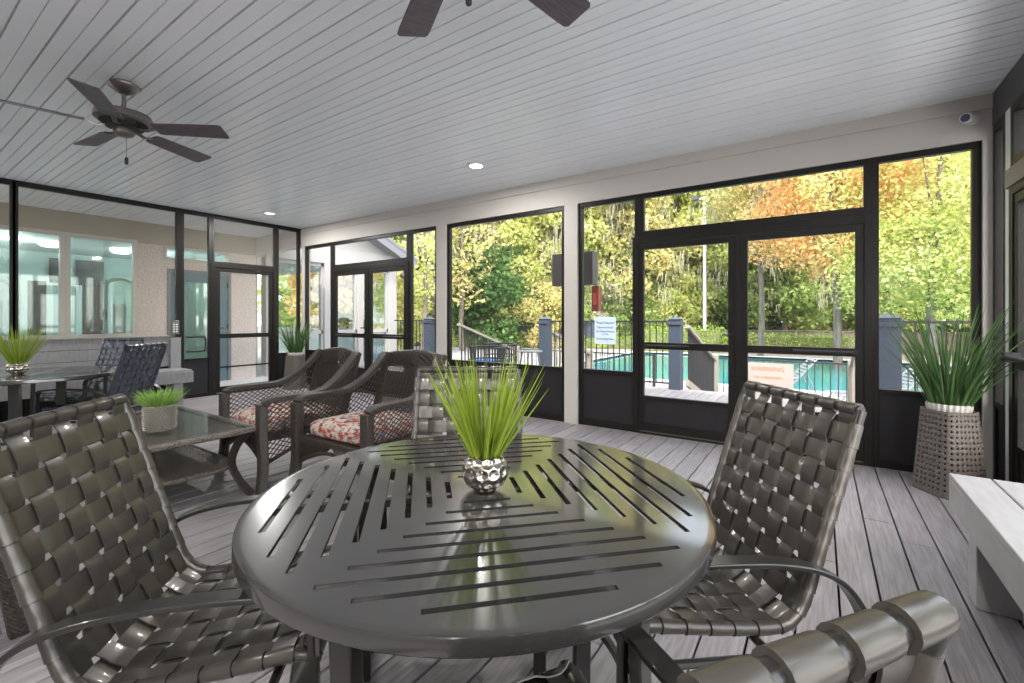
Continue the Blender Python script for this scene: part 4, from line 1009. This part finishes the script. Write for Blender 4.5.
def cloud(name, blobs, n, size, seed, m, shell=.55, flat=.0, asp=.6):
    r = np.random.default_rng(seed); bl = np.array(blobs, float)     # cx cy cz rx ry rz
    vol = (bl[:,3]*bl[:,4]*bl[:,5])**(2/3); idx = r.choice(len(bl), n, p=vol/vol.sum()); B = bl[idx]
    d = r.normal(size=(n,3)); d /= np.linalg.norm(d,axis=1)[:,None]; rad = shell+(1-shell)*r.random(n)**.6
    rad *= 1+.10*r.normal(size=n)
    P = B[:,:3]+d*B[:,3:6]*rad[:,None]
    a = r.normal(size=(n,3)); a[:,2] *= (1-flat); a /= np.linalg.norm(a,axis=1)[:,None]
    t = r.normal(size=(n,3)); b = np.cross(a,t); b /= np.linalg.norm(b,axis=1)[:,None]
    s = size*(.6+.8*r.random(n))[:,None]
    V = np.empty((n,4,3)); V[:,0] = P-a*s; V[:,1] = P-b*s*asp+a*s*.1; V[:,2] = P+a*s; V[:,3] = P+b*s*asp+a*s*.1
    me = bpy.data.meshes.new(name); me.vertices.add(4*n); me.vertices.foreach_set('co', V.reshape(-1))
    me.loops.add(4*n); me.loops.foreach_set('vertex_index', np.arange(4*n)); me.polygons.add(n)
    me.polygons.foreach_set('loop_start', np.arange(0,4*n,4)); me.polygons.foreach_set('loop_total', np.full(n,4)); me.update(); me.validate()
    me.materials.append(m); return me
def crown_blobs(seed, R0, z0, z1, k=16, fill=1.):
    r = random.Random(seed); out = []
    for i in range(k):
        z = z0+(z1-z0)*(i+.5)/k; q = math.sin(PI*min(1,max(.08,(z-z0)/(z1-z0)*.9+.08)))**.6; a = i*2.4+r.random()
        rr = R0*q*r.uniform(.25,.8); s = R0*r.uniform(.26,.46)*fill; out.append((rr*math.cos(a), rr*math.sin(a), z, s, s, s*.75))
    return out
CR = {}
def crown(kind, seed, R0, z0, z1, n, size, k=16, fill=1.):
    key = (kind, seed, R0, z0, z1, n)
    if key not in CR: CR[key] = cloud('crown', crown_blobs(seed,R0,z0,z1,k,fill), n, size, seed, LM[kind], .35)
    return CR[key]
TK = {}
def trunk_mesh(seed, h, r0):
    if (seed,h,r0) in TK: return TK[(seed,h,r0)]
    r = random.Random(seed); b = MB(); pts = [(0,0,-.1)]; x = y = 0
    for i in range(1,7): x += r.uniform(-.02,.02)*h*.6; y += r.uniform(-.02,.02)*h*.6; pts.append((x,y,h*i/6))
    c = bez(pts,4); b.sweep(c, r0, n=9, wf=lambda q: 1-.75*q)
    for i in range(9):
        q = r.uniform(.35,.95); p = c[int(q*(len(c)-1))]; a = r.uniform(0,2*PI); l = h*r.uniform(.12,.25)
        b.sweep(bez([p,p+Vector((math.cos(a)*l*.5,math.sin(a)*l*.5,l*.35)),p+Vector((math.cos(a)*l,math.sin(a)*l,l*.95))],4), r0*.32, n=6, wf=lambda q: 1-.7*q)
    o = b.build('trunk', M['bark']); me = o.data; bpy.data.objects.remove(o); TK[(seed,h,r0)] = me; return me
MOSS = {}
def moss_mesh(seed, R0, z0, z1, n=1500):
    if (seed,R0,z0,z1) in MOSS: return MOSS[(seed,R0,z0,z1)]
    r = random.Random(seed); vs = []; fs = []
    cl = [(R0*r.uniform(.2,.95), r.uniform(0,2*PI), r.uniform(z0,z1)) for _ in range(60)]
    for i in range(n):
        rr, a, z = r.choice(cl); x = rr*math.cos(a)+r.gauss(0,.35); y = rr*math.sin(a)+r.gauss(0,.35); z += r.gauss(0,.5); l = r.uniform(.3,1.0); w = r.uniform(.012,.045); t = r.uniform(0,PI)
        c, s = math.cos(t)*w, math.sin(t)*w; o = len(vs); vs += [(x-c,y-s,z),(x+c,y+s,z),(x+c*.7,y+s*.7,z-l*.6),(x+r.uniform(-.1,.1),y,z-l),(x-c*.7,y-s*.7,z-l*.6)]; fs.append((o,o+1,o+2,o+3,o+4))
    me = bpy.data.meshes.new('spanish_moss'); me.from_pydata(vs,[],fs); me.materials.append(LM['moss']); MOSS[(seed,R0,z0,z1)] = me; return me
def part_obj(name, me, par, kind=None):
    o = bpy.data.objects.new(name, me); C.objects.link(o); o.parent = par
    if kind: o['kind'] = kind
    return o
def plant(u, t, kind, lab, grp, seed, R0, z0, z1, n, size, tr=.2, moss=False, k=16, sc=1., zb=G, fill=1., xy=None, name='tree'):
    if xy: x, y = xy
    else: a = (u-512)/452; x, y = (.8263*a-.5633)*t, (.5633*a+.8263)*t
    e = empty(name, (x,y,zb), seed*1.7+u*.13); e.scale = (sc,sc,sc); tag(e, lab, 'tree' if name == 'tree' else 'shrub', grp)
    part_obj('crown', crown(kind, seed, R0, z0, z1, n, size, k, fill), e)
    if tr: part_obj('trunk', trunk_mesh(seed, z1*.85, tr), e)
    if moss: part_obj('spanish_moss', moss_mesh(seed, R0, z0+1.5, z1-.8), e, 'stuff')
    return e
rt = random.Random(3)
GRP = {'lime':('tall yellow-green tree in the woods beyond the pool','yellow-green woodland trees'),'green':('tall mid-green tree in the woods beyond the pool','mid-green woodland trees'),
       'gold':('tall golden-leaved tree in the woods beyond the pool','golden woodland trees'),'dark':('dark green evergreen tree in the woods beyond the pool','dark green woodland trees'),
       'tan':('brownish mossy tree in the woods beyond the pool','brownish woodland trees'),'orange':('orange-leaved tree in the woods beyond the pool','orange woodland trees')}
def W_(u, t, kind, moss=False, big=1.):
    sd = {'lime':1,'green':2,'gold':3,'dark':4,'tan':5,'orange':6}[kind]*10 + rt.randrange(2)
    l, g = GRP[kind]; plant(u, t, kind, l, g, sd, 4.2, 2.2, 15, 15000, .17, .20, moss, 24, big*rt.uniform(.9,1.1))
# first row behind the hedge and fence (pixel column, distance, kind)
for u, t, k, ms in [(405,36,'green',0),(428,40,'lime',0),(452,34,'tan',0),(468,38,'gold',0),(505,37,'lime',0),(520,33,'lime',0),(548,35,'gold',1),(566,33,'lime',1),(590,34,'lime',1),
                    (612,36,'green',1),(635,33,'gold',1),(658,38,'green',1),(680,34,'lime',1),(706,36,'lime',1),(733,34,'green',1),(760,36,'gold',1),(786,33,'green',1),(815,37,'dark',0),
                    (842,34,'green',1),(872,36,'lime',0),(905,34,'lime',1),(940,36,'green',0),(975,33,'gold',0),(1010,36,'green',0),(1060,34,'lime',0),(1130,36,'green',0)]:
    W_(u, t, k, bool(ms))
for u, t, k in [(440,50,'green'),(545,50,'green'),(600,48,'dark'),(650,50,'green'),(700,52,'tan'),(750,50,'green'),(800,50,'lime'),(850,52,'green'),(900,50,'gold'),(960,52,'green'),(1050,50,'green')]:
    W_(u, t, k, False, 1.25)
# understory shrubs
for i, (u, t, k, s) in enumerate([(488,31,'dark',1.25),(462,33,'lime',.8),(524,32,'lime',.9),(550,31,'gold',.8),(575,32,'green',.9),(600,33,'tan',.9),(628,32,'green',.8),(650,33,'green',.8),(672,32,'lime',.7),
                              (700,35,'green',.9),(722,36,'green',.8),(745,35,'dark',.8),(770,36,'green',.9),(795,35,'green',.9),(820,36,'lime',.7),(845,35,'green',.9),(880,36,'tan',.9),(915,35,'dark',.9),(950,36,'green',.9),(990,35,'tan',.9),(430,34,'lime',.7),(410,33,'green',.7)]):
    l = {'dark':'dense dark green bush under the woodland trees','lime':'pale yellow-green bush under the woodland trees','gold':'golden bush under the woodland trees','green':'mid-green bush under the woodland trees','tan':'brownish scrubby bush under the woodland trees'}[k]
    if i == 0: l = 'large round dark evergreen bush above the blue grey fence'
    plant(u, t, k, l, None if i == 0 else {'dark':'dark','lime':'pale','gold':'golden','green':'mid-green','tan':'brownish'}[k]+' bushes under the woods', 70+'dark lime gold green tan'.split().index(k), 3.2, .2, 5.2, 10000, .13, .0, False, 18, s, name='bush')
# maples leaning over the pool
plant(935, 15.5, 'lime', 'yellow-green maple overhanging the pool at right', None, 91, 3.9, 2.6, 11, 34000, .068, .16, False, 34)
plant(838, 18.5, 'orange', 'orange-tinged maple beyond the pool, above the near double door', None, 92, 4.0, 4.6, 12.5, 26000, .08, .17, False, 30)
plant(1100, 17, 'green', 'green maple at the right edge beyond the tall planter', None, 93, 3.8, 2.0, 10, 22000, .075, .16, False, 30)
plant(760, 24, 'gold', 'gold and orange maple beyond the hedge behind the light pole', None, 94, 3.6, 6.0, 13, 15000, .11, .17, True, 28)
# trees behind the porch wing
plant(330, 21, 'orange', 'orange-leaved tree behind the glazed porch wing', None, 95, 2.6, 2.5, 7.5, 9000, .13, .12, False, 24)
plant(300, 24, 'lime', 'yellow-green tree at far left behind the glazed porch wing', None, 96, 2.8, .8, 6.5, 9000, .14, .12, False, 24)
plant(362, 23, 'gold', 'golden tree behind the right end of the porch wing', None, 97, 2.6, .5, 5.2, 8000, .14, .12, False, 24)
plant(385, 26, 'lime', 'pale green low tree just right of the porch wing', None, 98, 3.0, .3, 5.0, 8000, .15, .12, False, 24)
plant(423, 24, 'lime', 'thin-crowned bare-trunked tree right of the porch wing', None, 99, 2.4, 3.0, 10.5, 1500, .13, .15, False, 20)
plant(462, 28, 'gold', 'sparse golden tree with grey trunk at the left of the wide screen bay', None, 101, 3.0, 3.5, 12, 2200, .15, .17, False, 22)
# side woods, right of the porch and behind
for i, (x, y, k) in enumerate([(16,11,'green'),(15,16,'lime'),(19,21,'green')]):
    plant(0, 0, k, ['leafy tree on the lawn right of the porch']*1 and 'leafy tree on the lawn beyond the right screens', 'trees beyond the right screens', {'green':20,'lime':10}[k], 4.2, 2.2, 15, 8500, .24, .2, False, 24, .8, xy=(x,y))
# hedge
def hedge(x0, y0, x1, y1, w, h_, lab):
    L_ = math.hypot(x1-x0,y1-y0); e = empty('hedge',(x0,y0,G), math.atan2(y1-y0,x1-x0)); tag(e,lab,'hedge'); bl = []
    r = random.Random(int(L_*7)); n = int(L_/.5)
    for i in range(n+1): 
        for yy in (-.25,.25): bl.append((i*L_/n, yy*w, h_*.5+r.uniform(-.04,.04), .45, w*.42, h_*.5))
    part_obj('foliage', cloud('foliage', bl, int(L_*620), .055, int(L_), LM['hedge'], .75), e)
    MB().box((0,-w*.3,0),(L_,w*.3,h_*.8)).build('inner_growth', M['turf'], e, smooth=False)
hedge(-21.5, 24.2, -9.2, 29.2, 1.0, .85, 'low clipped hedge in front of the blue grey fence')
hedge(-8.8, 29.8, 1.2, 31.2, 1.6, 1.15, 'long bright green clipped hedge beyond the pool')
hedge(-9.2, 27.6, -4.9, 28.8, 1.2, 1.6, 'taller hedge end beyond the pool behind the pool sign')
# garden plants by the stairs: strappy clumps
for i, (u, t) in enumerate([(503,10.4),(522,11.2),(540,9.9),(556,10.8),(517,9.6)]):
    a = (u-512)/452; x, y = (.8263*a-.5633)*t, (.5633*a+.8263)*t
    o = blades(170, 1.15, .75, .05, .22, 40+i, z0=0, droop=.5, hvar=.5).build('garden_plant', M['grass2'], loc=(x,y,G))
    tag(o, 'leafy green clump growing beside the garden stairs', 'plant', 'green clumps beside the garden stairs')

# ------------------------------------------------------------------ light, sky, camera
w = bpy.data.worlds.new('sky'); bpy.context.scene.world = w; w.use_nodes = True; nt = w.node_tree
sky = nt.nodes.new('ShaderNodeTexSky'); sky.sky_type = 'NISHITA'; sky.sun_disc = False; sky.sun_elevation = math.radians(42); sky.sun_rotation = math.radians(140); sky.dust_density = 3; sky.air_density = 1
mx = nt.nodes.new('ShaderNodeMix'); mx.data_type = 'RGBA'; mx.inputs[0].default_value = .55
sc_ = nt.nodes.new('ShaderNodeVectorMath'); sc_.operation = 'SCALE'; sc_.inputs['Scale'].default_value = .12
nt.links.new(sky.outputs[0], sc_.inputs[0]); nt.links.new(sc_.outputs[0], mx.inputs['A']); mx.inputs['B'].default_value = (.92,.96,1.0,1)
bg = nt.nodes['Background']; nt.links.new(mx.outputs['Result'], bg.inputs['Color']); bg.inputs['Strength'].default_value = 3.1
sn = bpy.data.lights.new('sun','SUN'); sn.energy = 2.9; sn.angle = math.radians(1.0); sn.color = (1,.94,.84)
so = bpy.data.objects.new('sun', sn); C.objects.link(so); so.rotation_euler = (-Vector((.20,-.62,.74))).to_track_quat('-Z','Y').to_euler()
cd = bpy.data.cameras.new('camera'); cam = bpy.data.objects.new('camera', cd); C.objects.link(cam)
cd.sensor_width = 36; cd.lens = 452/1024*36; cd.shift_y = -23.5/1024; cd.clip_start = .02; cd.clip_end = 500
cam.location = (0,0,1.22); cam.rotation_euler = Vector((-.5633,.8263,0)).to_track_quat('-Z','Y').to_euler()
sc = bpy.context.scene; sc.camera = cam
sc.view_settings.view_transform = 'Standard'; sc.view_settings.look = 'None'; sc.view_settings.gamma = 1; sc.view_settings.use_curve_mapping = False
sc.view_settings.exposure = .98
